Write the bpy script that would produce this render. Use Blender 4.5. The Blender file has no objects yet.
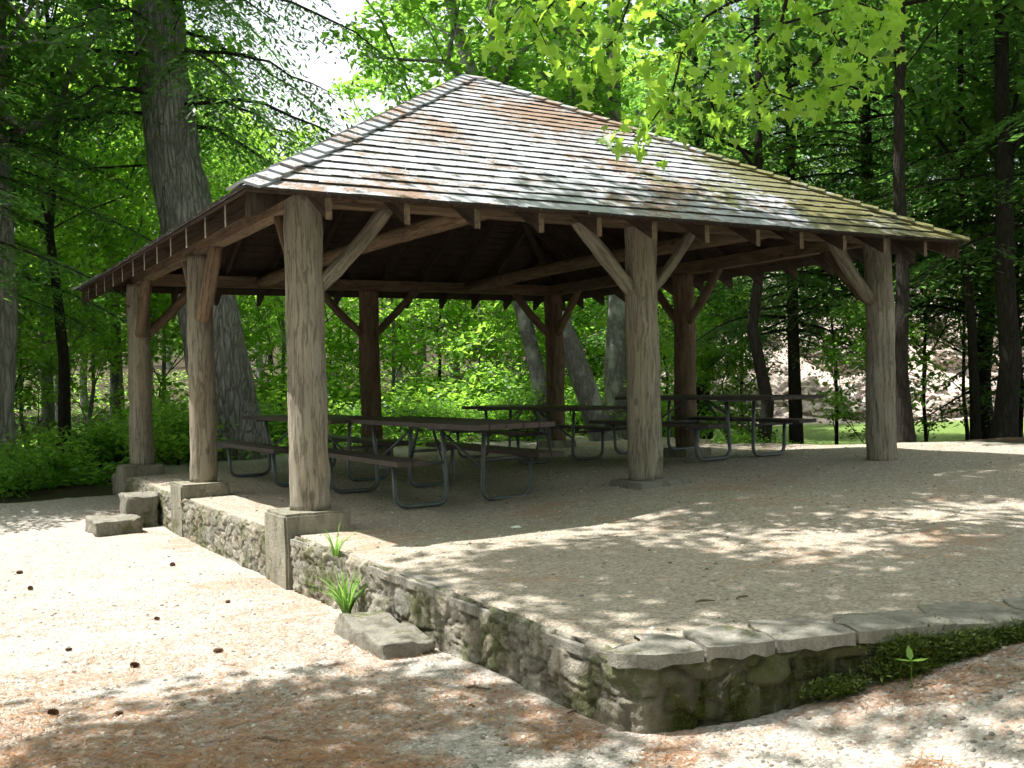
import bpy, bmesh, math, random
import numpy as np
from mathutils import Vector, Matrix, noise as mn

random.seed(7)
RNG = np.random.default_rng(11)
scene = bpy.context.scene
COL = scene.collection
R = math.radians

# ------------------------------------------------------------------ camera numbers
CAM = np.array([-2.7035, -7.6854, 1.1112])
YAW, PITCH, ROLL, FPX = 0.5351, -0.0022, -0.0259, 1024.6
def bearing(px, d):
    """ground-plan point seen along picture column px at depth d"""
    lat = (px - 512) / FPX * d
    return (CAM[0] + math.sin(YAW) * d + math.cos(YAW) * lat,
            CAM[1] + math.cos(YAW) * d - math.sin(YAW) * lat)

# ------------------------------------------------------------------ helpers
def tag(o, label=None, cat=None, group=None, kind=None):
    if label: o['label'] = label
    if cat: o['category'] = cat
    if group: o['group'] = group
    if kind: o['kind'] = kind
    return o

def empty(name, loc=(0, 0, 0), rz=0.0):
    o = bpy.data.objects.new(name, None)
    o.empty_display_size = 0.2
    o.location = loc
    o.rotation_euler = (0, 0, rz)
    COL.objects.link(o)
    return o

def link_mesh(name, me, mat, parent=None, smooth=False):
    if mat: me.materials.append(mat)
    if smooth:
        me.polygons.foreach_set('use_smooth', np.ones(len(me.polygons), bool))
    o = bpy.data.objects.new(name, me)
    COL.objects.link(o)
    if parent: o.parent = parent
    return o

class MB:
    """collects faces for one mesh"""
    def __init__(s):
        s.v, s.f, s.n = [], [], 0
    def add(s, verts, faces):
        verts = np.asarray(verts, float).reshape(-1, 3)
        s.v.append(verts)
        for f in faces: s.f.append(tuple(int(i) + s.n for i in f))
        s.n += len(verts)
    def box(s, c, size, rot=None, jit=0.0):
        x, y, z = [q / 2 for q in size]
        v = np.array([(a, b, d) for a in (-x, x) for b in (-y, y) for d in (-z, z)], float)
        if jit: v += RNG.uniform(-jit, jit, v.shape)
        if rot is not None: v = v @ np.array(rot).T
        s.add(v + np.array(c), [(0, 1, 3, 2), (4, 6, 7, 5), (0, 4, 5, 1), (2, 3, 7, 6), (0, 2, 6, 4), (1, 5, 7, 3)])
    def hexa(s, p):
        """8 points: bottom ring 0-3, top ring 4-7"""
        s.add(p, [(3, 2, 1, 0), (4, 5, 6, 7), (0, 1, 5, 4), (1, 2, 6, 5), (2, 3, 7, 6), (3, 0, 4, 7)])
    def tube(s, pts, rad, seg=8, cap=True, wob=0.0, seed=0.0):
        pts = [Vector(p) for p in pts]
        n = len(pts)
        if not hasattr(rad, '__len__'): rad = [rad] * n
        rings = []
        t0 = (pts[1] - pts[0]).normalized()
        ref = Vector((0, 0, 1)) if abs(t0.z) < .9 else Vector((1, 0, 0))
        a = t0.cross(ref).normalized()
        for i in range(n):
            t = (pts[min(i + 1, n - 1)] - pts[max(i - 1, 0)])
            if t.length < 1e-9: t = t0
            t.normalize()
            a = (a - t * a.dot(t)).normalized()
            b = t.cross(a)
            for k in range(seg):
                th = 2 * math.pi * k / seg
                r = rad[i]
                if wob:
                    r *= 1 + wob * mn.noise(Vector((math.cos(th) * 1.3 + seed, math.sin(th) * 1.3, i * .35 + seed)))
                rings.append(pts[i] + (a * math.cos(th) + b * math.sin(th)) * r)
        f = []
        for i in range(n - 1):
            for k in range(seg):
                k2 = (k + 1) % seg
                f.append((i * seg + k, i * seg + k2, (i + 1) * seg + k2, (i + 1) * seg + k))
        if cap:
            f.append(tuple(range(seg - 1, -1, -1)))
            f.append(tuple((n - 1) * seg + k for k in range(seg)))
        s.add([tuple(p) for p in rings], f)
    def mesh(s, name):
        me = bpy.data.meshes.new(name)
        me.from_pydata(np.vstack(s.v).tolist(), [], s.f)
        me.update()
        return me
    def build(s, name, mat, parent=None, smooth=False):
        return link_mesh(name, s.mesh(name), mat, parent, smooth)

def tri_mesh(name, V, F, mat, parent=None, smooth=False):
    """fast mesh from numpy (V n,3) (F m,k)"""
    me = bpy.data.meshes.new(name)
    m, k = F.shape
    me.vertices.add(len(V)); me.vertices.foreach_set('co', V.astype(np.float32).ravel())
    me.loops.add(m * k); me.loops.foreach_set('vertex_index', F.astype(np.int32).ravel())
    me.polygons.add(m)
    me.polygons.foreach_set('loop_start', np.arange(0, m * k, k, dtype=np.int32))
    me.update(calc_edges=True)
    return link_mesh(name, me, mat, parent, smooth)

def copy_tree(o, parent=None):
    c = o.copy(); COL.objects.link(c); c.parent = parent
    for ch in list(o.children): copy_tree(ch, c)
    return c

# ------------------------------------------------------------------ node materials
def newmat(name):
    m = bpy.data.materials.new(name); m.use_nodes = True
    nt = m.node_tree; nt.nodes.clear()
    out = nt.nodes.new('ShaderNodeOutputMaterial')
    return m, nt, out
def N(nt, typ, **kw):
    n = nt.nodes.new(typ)
    for k, v in kw.items():
        if k.startswith('i_'):
            key = k[2:]
            key = int(key) if key.isdigit() else key.replace('_', ' ')
            n.inputs[key].default_value = v
        else: setattr(n, k, v)
    return n
def coords(nt, scale=(1, 1, 1), kind='Object', rot=(0, 0, 0)):
    tc = N(nt, 'ShaderNodeTexCoord'); mp = N(nt, 'ShaderNodeMapping')
    mp.inputs['Scale'].default_value = scale; mp.inputs['Rotation'].default_value = rot
    nt.links.new(tc.outputs[kind], mp.inputs['Vector'])
    return mp.outputs['Vector']
def noise(nt, vec, scale, detail=4, rough=.6, dist=0.0):
    n = N(nt, 'ShaderNodeTexNoise')
    n.inputs['Scale'].default_value = scale; n.inputs['Detail'].default_value = detail
    n.inputs['Roughness'].default_value = rough; n.inputs['Distortion'].default_value = dist
    nt.links.new(vec, n.inputs['Vector'])
    return n.outputs['Fac']
def ramp(nt, fac, stops, interp='LINEAR'):
    r = N(nt, 'ShaderNodeValToRGB'); cr = r.color_ramp; cr.interpolation = interp
    while len(cr.elements) < len(stops): cr.elements.new(.5)
    for e, (p, c) in zip(cr.elements, stops):
        e.position = p; e.color = (*c, 1) if len(c) == 3 else c
    nt.links.new(fac, r.inputs['Fac'])
    return r.outputs['Color']
def mix(nt, fac, a, b, mode='MIX'):
    m = N(nt, 'ShaderNodeMix', data_type='RGBA', blend_type=mode)
    for sock, val in ((m.inputs[0], fac), (m.inputs[6], a), (m.inputs[7], b)):
        if hasattr(val, 'is_linked') or hasattr(val, 'links'): nt.links.new(val, sock)
        elif isinstance(val, (int, float)): sock.default_value = val
        else: sock.default_value = (*val, 1)
    return m.outputs[2]
def mathn(nt, op, a, b=None, clamp=False):
    m = N(nt, 'ShaderNodeMath', operation=op); m.use_clamp = clamp
    for i, v in enumerate((a, b)):
        if v is None: continue
        if isinstance(v, (int, float)): m.inputs[i].default_value = v
        else: nt.links.new(v, m.inputs[i])
    return m.outputs[0]
def bump(nt, h, strength, dist=.02, normal=None):
    b = N(nt, 'ShaderNodeBump'); b.inputs['Strength'].default_value = strength; b.inputs['Distance'].default_value = dist
    nt.links.new(h, b.inputs['Height'])
    if normal is not None: nt.links.new(normal, b.inputs['Normal'])
    return b.outputs['Normal']
def finish(nt, out, col, rough=.8, normal=None, metallic=0.0, spec=.3):
    p = N(nt, 'ShaderNodeBsdfPrincipled')
    if hasattr(col, 'links'): nt.links.new(col, p.inputs['Base Color'])
    else: p.inputs['Base Color'].default_value = (*col, 1)
    if hasattr(rough, 'links'): nt.links.new(rough, p.inputs['Roughness'])
    else: p.inputs['Roughness'].default_value = rough
    p.inputs['Metallic'].default_value = metallic
    p.inputs['Specular IOR Level'].default_value = spec
    if normal is not None: nt.links.new(normal, p.inputs['Normal'])
    nt.links.new(p.outputs[0], out.inputs['Surface'])
    return p
BLK, WHT = (0, 0, 0), (1, 1, 1)

def leaf_mat(name, dark, light, trans=.45, transcol=None, gloss=.42):
    m, nt, out = newmat(name)
    g = N(nt, 'ShaderNodeNewGeometry')
    col = ramp(nt, g.outputs['Random Per Island'], [(0, dark), (.75, light), (1, tuple(min(1, c * 1.25) for c in light))])
    p = N(nt, 'ShaderNodeBsdfPrincipled'); nt.links.new(col, p.inputs['Base Color'])
    p.inputs['Roughness'].default_value = gloss; p.inputs['Specular IOR Level'].default_value = .5
    t = N(nt, 'ShaderNodeBsdfTranslucent')
    tc = mix(nt, .75, col, transcol or tuple(c * 2.4 for c in light))
    nt.links.new(tc, t.inputs['Color'])
    ms = N(nt, 'ShaderNodeMixShader'); ms.inputs[0].default_value = trans
    nt.links.new(p.outputs[0], ms.inputs[1]); nt.links.new(t.outputs[0], ms.inputs[2])
    nt.links.new(ms.outputs[0], out.inputs['Surface'])
    return m

def bark_mat(name, c1, c2, scale=6, stretch=.25, strength=.8, patch=None, dist=.03):
    m, nt, out = newmat(name)
    v = coords(nt, (1, 1, stretch))
    wn = N(nt, 'ShaderNodeTexNoise'); wn.inputs['Scale'].default_value = scale * .8; wn.inputs['Detail'].default_value = 5
    nt.links.new(v, wn.inputs['Vector'])
    vm = N(nt, 'ShaderNodeVectorMath', operation='SCALE'); nt.links.new(wn.outputs['Color'], vm.inputs[0]); vm.inputs['Scale'].default_value = 1.6 / scale
    va = N(nt, 'ShaderNodeVectorMath', operation='ADD'); nt.links.new(v, va.inputs[0]); nt.links.new(vm.outputs[0], va.inputs[1]); wv = va.outputs[0]
    n1 = noise(nt, coords(nt, (1, 1, .7)), 2.2, 5, .65, .6); n2 = noise(nt, wv, scale * 4, 6, .7)
    vo = N(nt, 'ShaderNodeTexVoronoi', feature='DISTANCE_TO_EDGE'); vo.inputs['Scale'].default_value = scale * 1.7
    nt.links.new(wv, vo.inputs['Vector'])
    cr = ramp(nt, vo.outputs['Distance'], [(0, BLK), (.10, (.6, .6, .6)), (.25, WHT)])
    h = mathn(nt, 'ADD', mathn(nt, 'MULTIPLY', cr, .6), mathn(nt, 'MULTIPLY', n2, .9))
    col = mix(nt, ramp(nt, n1, [(.3, BLK), (.7, WHT)]), c1, c2)
    col = mix(nt, ramp(nt, n2, [(.3, (.55, .55, .55)), (.6, BLK)]), col, tuple(c * .5 for c in c1))
    col = mix(nt, mathn(nt, 'MULTIPLY', mathn(nt, 'SUBTRACT', 1.0, cr), .7), col, tuple(c * .45 for c in c1))
    if patch:
        pn = noise(nt, coords(nt, (1, 1, .6)), 3.2, 4)
        col = mix(nt, ramp(nt, pn, [(.5, BLK), (.62, WHT)]), col, patch)
    finish(nt, out, col, .95, bump(nt, h, strength, dist), spec=.15)
    return m

def wood_log_mat(name, light, dark, warm, warmness=.4):
    m, nt, out = newmat(name)
    v = coords(nt, (1, 1, .07))
    oi = N(nt, 'ShaderNodeObjectInfo')
    add = N(nt, 'ShaderNodeVectorMath', operation='ADD'); nt.links.new(v, add.inputs[0])
    cb = N(nt, 'ShaderNodeCombineXYZ'); nt.links.new(mathn(nt, 'MULTIPLY', oi.outputs['Random'], 37.0), cb.inputs[0])
    nt.links.new(cb.outputs[0], add.inputs[1]); v = add.outputs[0]
    n1 = noise(nt, v, 42, 8, .75, .1); n2 = noise(nt, v, 110, 4, .6)
    n3 = noise(nt, coords(nt, (1, 1, .5)), 2.2, 3, .6)
    col = mix(nt, ramp(nt, n1, [(.32, BLK), (.66, WHT)]), dark, light)
    col = mix(nt, mathn(nt, 'MULTIPLY', ramp(nt, n3, [(.4, BLK), (.62, WHT)]), warmness), col, warm)
    crack = ramp(nt, noise(nt, v, 19, 5, .6, .1), [(.475, WHT), (.492, BLK), (.508, BLK), (.525, WHT)])
    crack2 = ramp(nt, n2, [(.3, BLK), (.42, WHT)])
    cr = mathn(nt, 'MULTIPLY', crack, mathn(nt, 'ADD', mathn(nt, 'MULTIPLY', crack2, .5), .5))
    cd = mix(nt, cr, tuple(c * .35 for c in dark), col)
    col = mix(nt, .55, col, cd)
    kv = N(nt, 'ShaderNodeTexVoronoi'); kv.inputs['Scale'].default_value = 3.4; nt.links.new(coords(nt, (1.2, 1.2, .75), rot=(.1, .2, .5)), kv.inputs['Vector'])
    kn = ramp(nt, kv.outputs['Distance'], [(0, WHT), (.07, (.8, .8, .8)), (.13, BLK)])
    col = mix(nt, mathn(nt, 'MULTIPLY', kn, .8), col, tuple(c * .45 for c in dark))
    st2 = ramp(nt, noise(nt, coords(nt, (1, 1, .35)), 5, 5, .7, .5), [(.46, BLK), (.66, WHT)])
    col = mix(nt, mathn(nt, 'MULTIPLY', st2, .38), col, tuple(c * .6 for c in dark))
    h = mathn(nt, 'ADD', mathn(nt, 'MULTIPLY', n1, .5), mathn(nt, 'MULTIPLY', cr, .6))
    finish(nt, out, col, .85, bump(nt, h, .75, .014), spec=.2)
    return m

M = {}
M['log'] = wood_log_mat('weathered_log_wood', (.38, .345, .28), (.23, .20, .16), (.29, .22, .145), .5)
M['log_warm'] = wood_log_mat('peeled_brown_log_wood', (.25, .18, .12), (.12, .085, .058), (.27, .175, .105), .5)
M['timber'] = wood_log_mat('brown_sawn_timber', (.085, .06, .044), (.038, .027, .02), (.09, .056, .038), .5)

def plank_mat(name, a, b, rough=.6):
    m, nt, out = newmat(name)
    v = coords(nt, (1, .06, 1))
    g = N(nt, 'ShaderNodeNewGeometry')
    n1 = noise(nt, v, 60, 5, .6); n2 = noise(nt, coords(nt), 5, 3, .6)
    f = mathn(nt, 'ADD', mathn(nt, 'MULTIPLY', n1, .6), mathn(nt, 'MULTIPLY', g.outputs['Random Per Island'], .45))
    col = mix(nt, f, a, b)
    col = mix(nt, ramp(nt, n2, [(.55, BLK), (.75, (.5, .5, .5))]), col, (.16, .14, .12))
    finish(nt, out, col, rough, bump(nt, n1, .35, .004), spec=.35)
    return m
M['plank'] = plank_mat('dark_brown_bench_plank', (.045, .034, .032), (.085, .062, .055))

def steel():
    m, nt, out = newmat('dull_galvanised_steel')
    n1 = noise(nt, coords(nt), 35, 4); n2 = noise(nt, coords(nt), 6, 3)
    col = mix(nt, n1, (.10, .115, .125), (.20, .22, .235))
    col = mix(nt, ramp(nt, n2, [(.56, BLK), (.7, (.6, .6, .6))]), col, (.12, .09, .07))
    finish(nt, out, col, .5, None, .55, .5)
    return m
M['steel'] = steel()

def shingle_mat():
    m, nt, out = newmat('weathered_wood_shingles_with_moss')
    g = N(nt, 'ShaderNodeNewGeometry')
    v = coords(nt)
    col = ramp(nt, g.outputs['Random Per Island'], [(0, (.25, .26, .29)), (.15, (.33, .345, .385)), (.8, (.40, .415, .465)), (1, (.30, .30, .32))])
    streak = noise(nt, coords(nt, (40, 4, 4)), 1.0, 5, .6)
    streak2 = noise(nt, coords(nt, (4, 40, 4)), 1.0, 5, .6)
    col = mix(nt, mathn(nt, 'MULTIPLY', ramp(nt, streak, [(.35, WHT), (.6, BLK)]), .4), col, (.26, .25, .25))
    # needle litter and moss lie in patches: more of both towards +x
    sep = N(nt, 'ShaderNodeSeparateXYZ'); nt.links.new(v, sep.inputs[0])
    big = noise(nt, v, .9, 5, .65, .4); fine = noise(nt, v, 9, 5, .7); vf = noise(nt, v, 42, 3, .6)
    def patch(bias_x, k, lo, thr):
        a = mathn(nt, 'ADD', mathn(nt, 'MULTIPLY', sep.outputs[0], k), bias_x)
        s = mathn(nt, 'ADD', mathn(nt, 'ADD', mathn(nt, 'MULTIPLY', big, .55), mathn(nt, 'MULTIPLY', fine, .40)), a)
        s = mathn(nt, 'ADD', s, mathn(nt, 'MULTIPLY', vf, .15))
        return ramp(nt, s, [(lo, BLK), (thr, WHT)])
    gx = mathn(nt, 'DIVIDE', mathn(nt, 'SUBTRACT', sep.outputs[0], .55), 1.2); gy = mathn(nt, 'DIVIDE', mathn(nt, 'ADD', sep.outputs[1], 1.35), .85)
    gg = mathn(nt, 'SUBTRACT', 1.0, mathn(nt, 'ADD', mathn(nt, 'MULTIPLY', gx, gx), mathn(nt, 'MULTIPLY', gy, gy)), True)
    litter = patch(mathn(nt, 'ADD', mathn(nt, 'MULTIPLY', gg, .075), .055), .008, .61, .66)
    col = mix(nt, mathn(nt, 'MULTIPLY', litter, .85), col, mix(nt, vf, (.29, .165, .09), (.17, .10, .06)))
    big2 = noise(nt, coords(nt, (1, 1, 1), rot=(0, 0, 1.1)), 1.1, 4, .6, .3)
    s = mathn(nt, 'ADD', mathn(nt, 'MULTIPLY', big2, .55), mathn(nt, 'MULTIPLY', fine, .35))
    s = mathn(nt, 'ADD', s, mathn(nt, 'ADD', mathn(nt, 'MULTIPLY', sep.outputs[0], .065), .010))
    moss = ramp(nt, s, [(.555, BLK), (.595, WHT)])
    col = mix(nt, mathn(nt, 'MULTIPLY', moss, .85), col, mix(nt, vf, (.17, .18, .035), (.09, .075, .025)))
    h = mathn(nt, 'ADD', mathn(nt, 'MULTIPLY', streak, .4), mathn(nt, 'MULTIPLY', mathn(nt, 'ADD', moss, litter), mathn(nt, 'MULTIPLY', vf, 1.4)))
    finish(nt, out, col, .62, bump(nt, h, .6, .02), spec=.45)
    return m
M['shingle'] = shingle_mat()

def butt_mat():
    m, nt, out = newmat('shade_dark_shingle_butts')  # butt ends coloured near black for the shadow lines between courses
    finish(nt, out, mix(nt, noise(nt, coords(nt), 15, 4), (.025, .022, .018), (.07, .06, .05)), .95)
    return m
M['butt'] = butt_mat()

def gravel_mat(name, base_a, base_b, needle_amt, scale=1.0, litter=False):
    m, nt, out = newmat(name)
    v = coords(nt)
    vo = N(nt, 'ShaderNodeTexVoronoi'); vo.inputs['Scale'].default_value = 60 * scale; nt.links.new(v, vo.inputs['Vector'])
    vo2 = N(nt, 'ShaderNodeTexVoronoi'); vo2.inputs['Scale'].default_value = 32 * scale; nt.links.new(v, vo2.inputs['Vector'])
    sc = N(nt, 'ShaderNodeSeparateColor'); nt.links.new(vo.outputs['Color'], sc.inputs[0])
    sc2 = N(nt, 'ShaderNodeSeparateColor'); nt.links.new(vo2.outputs['Color'], sc2.inputs[0])
    n1 = noise(nt, v, 1.3, 5, .6); n2 = noise(nt, v, 120, 3, .7)
    col = mix(nt, n1, base_a, base_b)
    col = mix(nt, mathn(nt, 'MULTIPLY', sc.outputs[0], .75), col, tuple(c * .36 for c in base_a))
    lite = ramp(nt, sc2.outputs[1], [(.80, BLK), (.88, WHT)])
    col = mix(nt, mathn(nt, 'MULTIPLY', lite, .25), col, (.52, .49, .44))
    # rust-brown pine needles lie in drifts
    a = noise(nt, v, .75, 3, .5, .3); b = noise(nt, coords(nt, (1, 2.2, 1), rot=(0, 0, .5)), 3.1, 5, .7, .8)
    s = mathn(nt, 'ADD', mathn(nt, 'MULTIPLY', a, .5), mathn(nt, 'MULTIPLY', b, .5))
    s = mathn(nt, 'ADD', s, mathn(nt, 'MULTIPLY', noise(nt, v, 38, 4, .75), .16))
    s = mathn(nt, 'ADD', s, needle_amt - .08)
    if litter:
        la = N(nt, 'ShaderNodeAttribute', attribute_name='litter'); s = mathn(nt, 'ADD', s, mathn(nt, 'MULTIPLY', la.outputs['Fac'], .125))
    nd = ramp(nt, s, [(.53, BLK), (.60, WHT)])
    strands = ramp(nt, noise(nt, coords(nt, (1, 9, 1), rot=(0, 0, .9)), 22, 4, .7, 1.2), [(.3, BLK), (.6, WHT)])
    nc = mix(nt, strands, (.19, .10, .06), (.43, .24, .135))
    col = mix(nt, mathn(nt, 'MULTIPLY', nd, .50), col, nc)
    h = mathn(nt, 'ADD', mathn(nt, 'MULTIPLY', vo.outputs['Distance'], -1.0), mathn(nt, 'MULTIPLY', vo2.outputs['Distance'], -.9))
    h = mathn(nt, 'ADD', h, mathn(nt, 'MULTIPLY', n2, .5))
    h = mathn(nt, 'ADD', h, mathn(nt, 'MULTIPLY', noise(nt, v, 4, 4), 2.0))
    finish(nt, out, col, .95, bump(nt, h, .75, .016), spec=.15)
    return m
M['gravel'] = gravel_mat('terrace_grey_gravel', (.49, .425, .345), (.41, .355, .285), -.015)
def ground_mat():
    m = gravel_mat('sandy_ground', (.51, .475, .425), (.42, .385, .34), -.070, litter=True)
    nt = m.node_tree
    p = next(n for n in nt.nodes if n.type == 'BSDF_PRINCIPLED')
    src = p.inputs['Base Color'].links[0].from_socket
    at = N(nt, 'ShaderNodeAttribute', attribute_name='zone')
    v = coords(nt)
    sc = N(nt, 'ShaderNodeSeparateColor'); nt.links.new(at.outputs['Color'], sc.inputs[0])
    n = noise(nt, v, 2.5, 5, .7); n2 = noise(nt, v, 14, 5, .7)
    floor = mix(nt, n2, (.025, .018, .012), (.075, .05, .03))
    floor = mix(nt, ramp(nt, n, [(.5, BLK), (.62, WHT)]), floor, (.03, .05, .014))
    k = mathn(nt, 'ADD', sc.outputs[0], mathn(nt, 'MULTIPLY', mathn(nt, 'SUBTRACT', n, .5), .8))
    c = mix(nt, ramp(nt, k, [(.42, BLK), (.56, WHT)]), src, floor)
    lawn = mix(nt, ramp(nt, n2, [(.35, BLK), (.65, WHT)]), (.07, .14, .025), (.20, .27, .08))
    c = mix(nt, sc.outputs[1], c, lawn)
    c = mix(nt, sc.outputs[2], c, mix(nt, n, (.34, .27, .23), (.56, .48, .42)))
    nt.links.new(c, p.inputs['Base Color'])
    return m
M['ground'] = ground_mat()

def stone_mat(name, c1, c2, moss=.0, attr=None):
    m, nt, out = newmat(name)
    v = coords(nt)
    n1 = noise(nt, v, 3.5, 6, .65); n2 = noise(nt, v, 38, 5, .7); n3 = noise(nt, coords(nt, (1, 1, .35)), 9, 5, .7, .4)
    col = mix(nt, ramp(nt, n1, [(.3, BLK), (.7, WHT)]), c1, c2)
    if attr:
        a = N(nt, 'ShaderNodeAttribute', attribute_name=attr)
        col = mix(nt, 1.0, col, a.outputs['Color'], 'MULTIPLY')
    col = mix(nt, mathn(nt, 'MULTIPLY', ramp(nt, n3, [(.42, BLK), (.62, WHT)]), .6), col, tuple(c * .45 for c in c1))
    if moss:
        mo = ramp(nt, mathn(nt, 'ADD', mathn(nt, 'ADD', mathn(nt, 'MULTIPLY', noise(nt, v, 2.1, 4, .6), .6), mathn(nt, 'MULTIPLY', noise(nt, v, 14, 4, .7), .4)), moss), [(.55, BLK), (.62, WHT)])
        col = mix(nt, mathn(nt, 'MULTIPLY', mo, .8), col, mix(nt, n2, (.055, .075, .02), (.12, .13, .04)))
    n4 = noise(nt, v, 95, 4, .75)
    col = mix(nt, mathn(nt, 'MULTIPLY', ramp(nt, n4, [(.40, WHT), (.52, BLK)]), .35), col, tuple(c * .4 for c in c1))
    lich = ramp(nt, noise(nt, v, 7.5, 5, .7, .4), [(.60, BLK), (.66, WHT)])
    col = mix(nt, mathn(nt, 'MULTIPLY', lich, .35), col, tuple(min(1, c * 1.25) for c in c2))
    h = mathn(nt, 'ADD', mathn(nt, 'ADD', n2, mathn(nt, 'MULTIPLY', n3, .8)), mathn(nt, 'MULTIPLY', n4, .5))
    finish(nt, out, col, .9, bump(nt, h, 1.0, .020), spec=.2)
    return m
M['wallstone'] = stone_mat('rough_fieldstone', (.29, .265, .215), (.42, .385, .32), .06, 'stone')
M['cap'] = stone_mat('flat_capping_stone', (.30, .285, .245), (.39, .365, .315), -.02)
M['pedestal'] = stone_mat('old_cast_concrete', (.27, .255, .20), (.36, .335, .265), -.01)
M['stepstone'] = stone_mat('worn_step_stone', (.25, .235, .195), (.36, .335, .28), .02)
M['rock'] = stone_mat('pale_bank_rock', (.40, .325, .28), (.60, .52, .46), -.09)
M['mossy'] = leaf_mat('green_moss', (.045, .07, .012), (.12, .17, .03), .15)

M['pine_bark'] = bark_mat('furrowed_pine_bark', (.35, .325, .305), (.52, .49, .465), 7.5, .16, 1.0, None, .07)
M['grey_bark'] = bark_mat('smooth_grey_bark', (.17, .165, .15), (.26, .25, .23), 12, .3, .3, (.34, .35, .31))
M['dark_bark'] = bark_mat('dark_hemlock_bark', (.03, .026, .022), (.058, .05, .04), 12, .16, .7)
M['maple_leaf'] = leaf_mat('fresh_maple_leaves', (.10, .20, .028), (.19, .33, .05), .60, (.62, .96, .09))
M['broad_leaf'] = leaf_mat('mid_green_broad_leaves', (.04, .095, .02), (.105, .21, .038), .55, (.44, .84, .09))
M['bright_leaf'] = leaf_mat('bright_green_broad_leaves', (.06, .14, .024), (.145, .28, .045), .55, (.60, .98, .12))
M['deep_leaf'] = leaf_mat('deep_green_leaves', (.035, .075, .018), (.085, .15, .032), .5, (.27, .58, .08))
M['hemlock'] = leaf_mat('hemlock_needles', (.026, .06, .02), (.07, .125, .035), .45, (.25, .56, .10))
M['grass'] = leaf_mat('grass_blades', (.07, .15, .02), (.15, .28, .05), .4)
M['needle'] = leaf_mat('dry_pine_needles', (.20, .10, .05), (.42, .23, .12), .1)
def plain(name, a, b, sc=20, rough=.8):
    m, nt, out = newmat(name)
    n = noise(nt, coords(nt), sc, 4)
    finish(nt, out, mix(nt, n, a, b), rough, bump(nt, n, .5, .005))
    return m
M['cone'] = plain('dry_cone_brown', (.08, .04, .02), (.19, .10, .055), 60)
M['twig'] = plain('dead_twig', (.10, .07, .05), (.20, .15, .11), 40)
M['paper'] = plain('scrap_paper', (.7, .7, .7), (.8, .8, .8), 10)
def pebble_mat():
    m, nt, out = newmat('mixed_pebbles')
    g = N(nt, 'ShaderNodeNewGeometry')
    finish(nt, out, ramp(nt, g.outputs['Random Per Island'], [(0, (.13, .115, .10)), (.5, (.33, .30, .26)), (1, (.58, .55, .50))]), .85)
    return m
M['pebble'] = pebble_mat()
def water_mat():
    m, nt, out = newmat('brook_water')
    n = noise(nt, coords(nt), 3, 5, .6, .5)
    finish(nt, out, (.05, .07, .07), .08, bump(nt, n, .5, .05), spec=.6)
    return m
M['water'] = water_mat()

# ------------------------------------------------------------------ levels
def sstep(a, b, x):
    t = np.clip((np.asarray(x, float) - a) / (b - a), 0, 1)
    return t * t * (3 - 2 * t)
EDGE = np.array([(-.27, 7.3), (-.27, 5.0), (-.30, 2.5), (-.27, .3), (-.24, -1.2), (-.26, -2.6), (-.27, -3.7), (-.26, -4.32), (-.20, -4.41), (.05, -4.50),
                 (.43, -4.60), (.89, -4.73), (1.50, -4.95), (2.5, -5.25), (4.0, -5.6), (6.0, -5.8), (9.6, -5.8)])
def front_y(x):
    fr = EDGE[7:]
    return np.interp(x, fr[:, 0], fr[:, 1])
def left_x(y):
    lf = EDGE[:8][::-1]
    return np.interp(y, lf[:, 1], lf[:, 0])
def terr_z(x, y):
    x = np.asarray(x, float); y = np.asarray(y, float)
    r = .11 * sstep(1.6, 3.4, x) * (1 - sstep(1.0, 4.0, y)) * sstep(-4.6, -1.2, y)
    r = r + .03 * sstep(5, 7, x) * sstep(-3, 0, y) * (1 - sstep(1, 4, y))
    return r
def n2(x, y, s, seed=0.):
    return mn.noise(Vector((x * s + seed, y * s - seed, seed)))
def low_z(x, y):
    """lower ground west and south of the terrace"""
    z = -.39 + .08 * sstep(-.5, -3.5, y) * 1.0
    z = z + .26 * sstep(0.05, 1.8, x) * sstep(-3.0, -4.2, y)
    z = z + .12 * sstep(4.5, 8, y)
    z = z + .05 * sstep(2.5, 5, x) * sstep(-3.0, -4.2, y)
    z = z - .05 * sstep(-5, -8, y) * (1 - sstep(-1, 2, x))
    return z
def ground_z(x, y):
    x = np.asarray(x, float); y = np.asarray(y, float)
    lo = low_z(x, y)
    inside = sstep(8.2, 9.2, x) + sstep(6.2, 7.1, y) * sstep(-.2, .6, x)
    inside = np.clip(inside, 0, 1)
    hi = terr_z(x, y) - .02
    z = lo * (1 - inside) + hi * inside
    dx, dy = x - CAM[0], y - CAM[1]
    d = math.sin(YAW) * dx + math.cos(YAW) * dy
    lat = math.cos(YAW) * dx - math.sin(YAW) * dy
    px = lat / np.maximum(d, 1) * 1024
    right = sstep(100, 190, px) * (d > 5)
    # falls to the brook, then the lawn, then the rock bank
    z = z - .95 * right * sstep(14.6, 21, d)
    z = z + .19 * right * sstep(26.2, 27.2, d)
    z = z + right * 12.5 * sstep(39, 62, d) * 1.0
    z = z + (1 - right) * 2.8 * sstep(24, 75, d) * (d > 5)
    z = z + 30 * sstep(75, 240, d)
    return z

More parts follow.
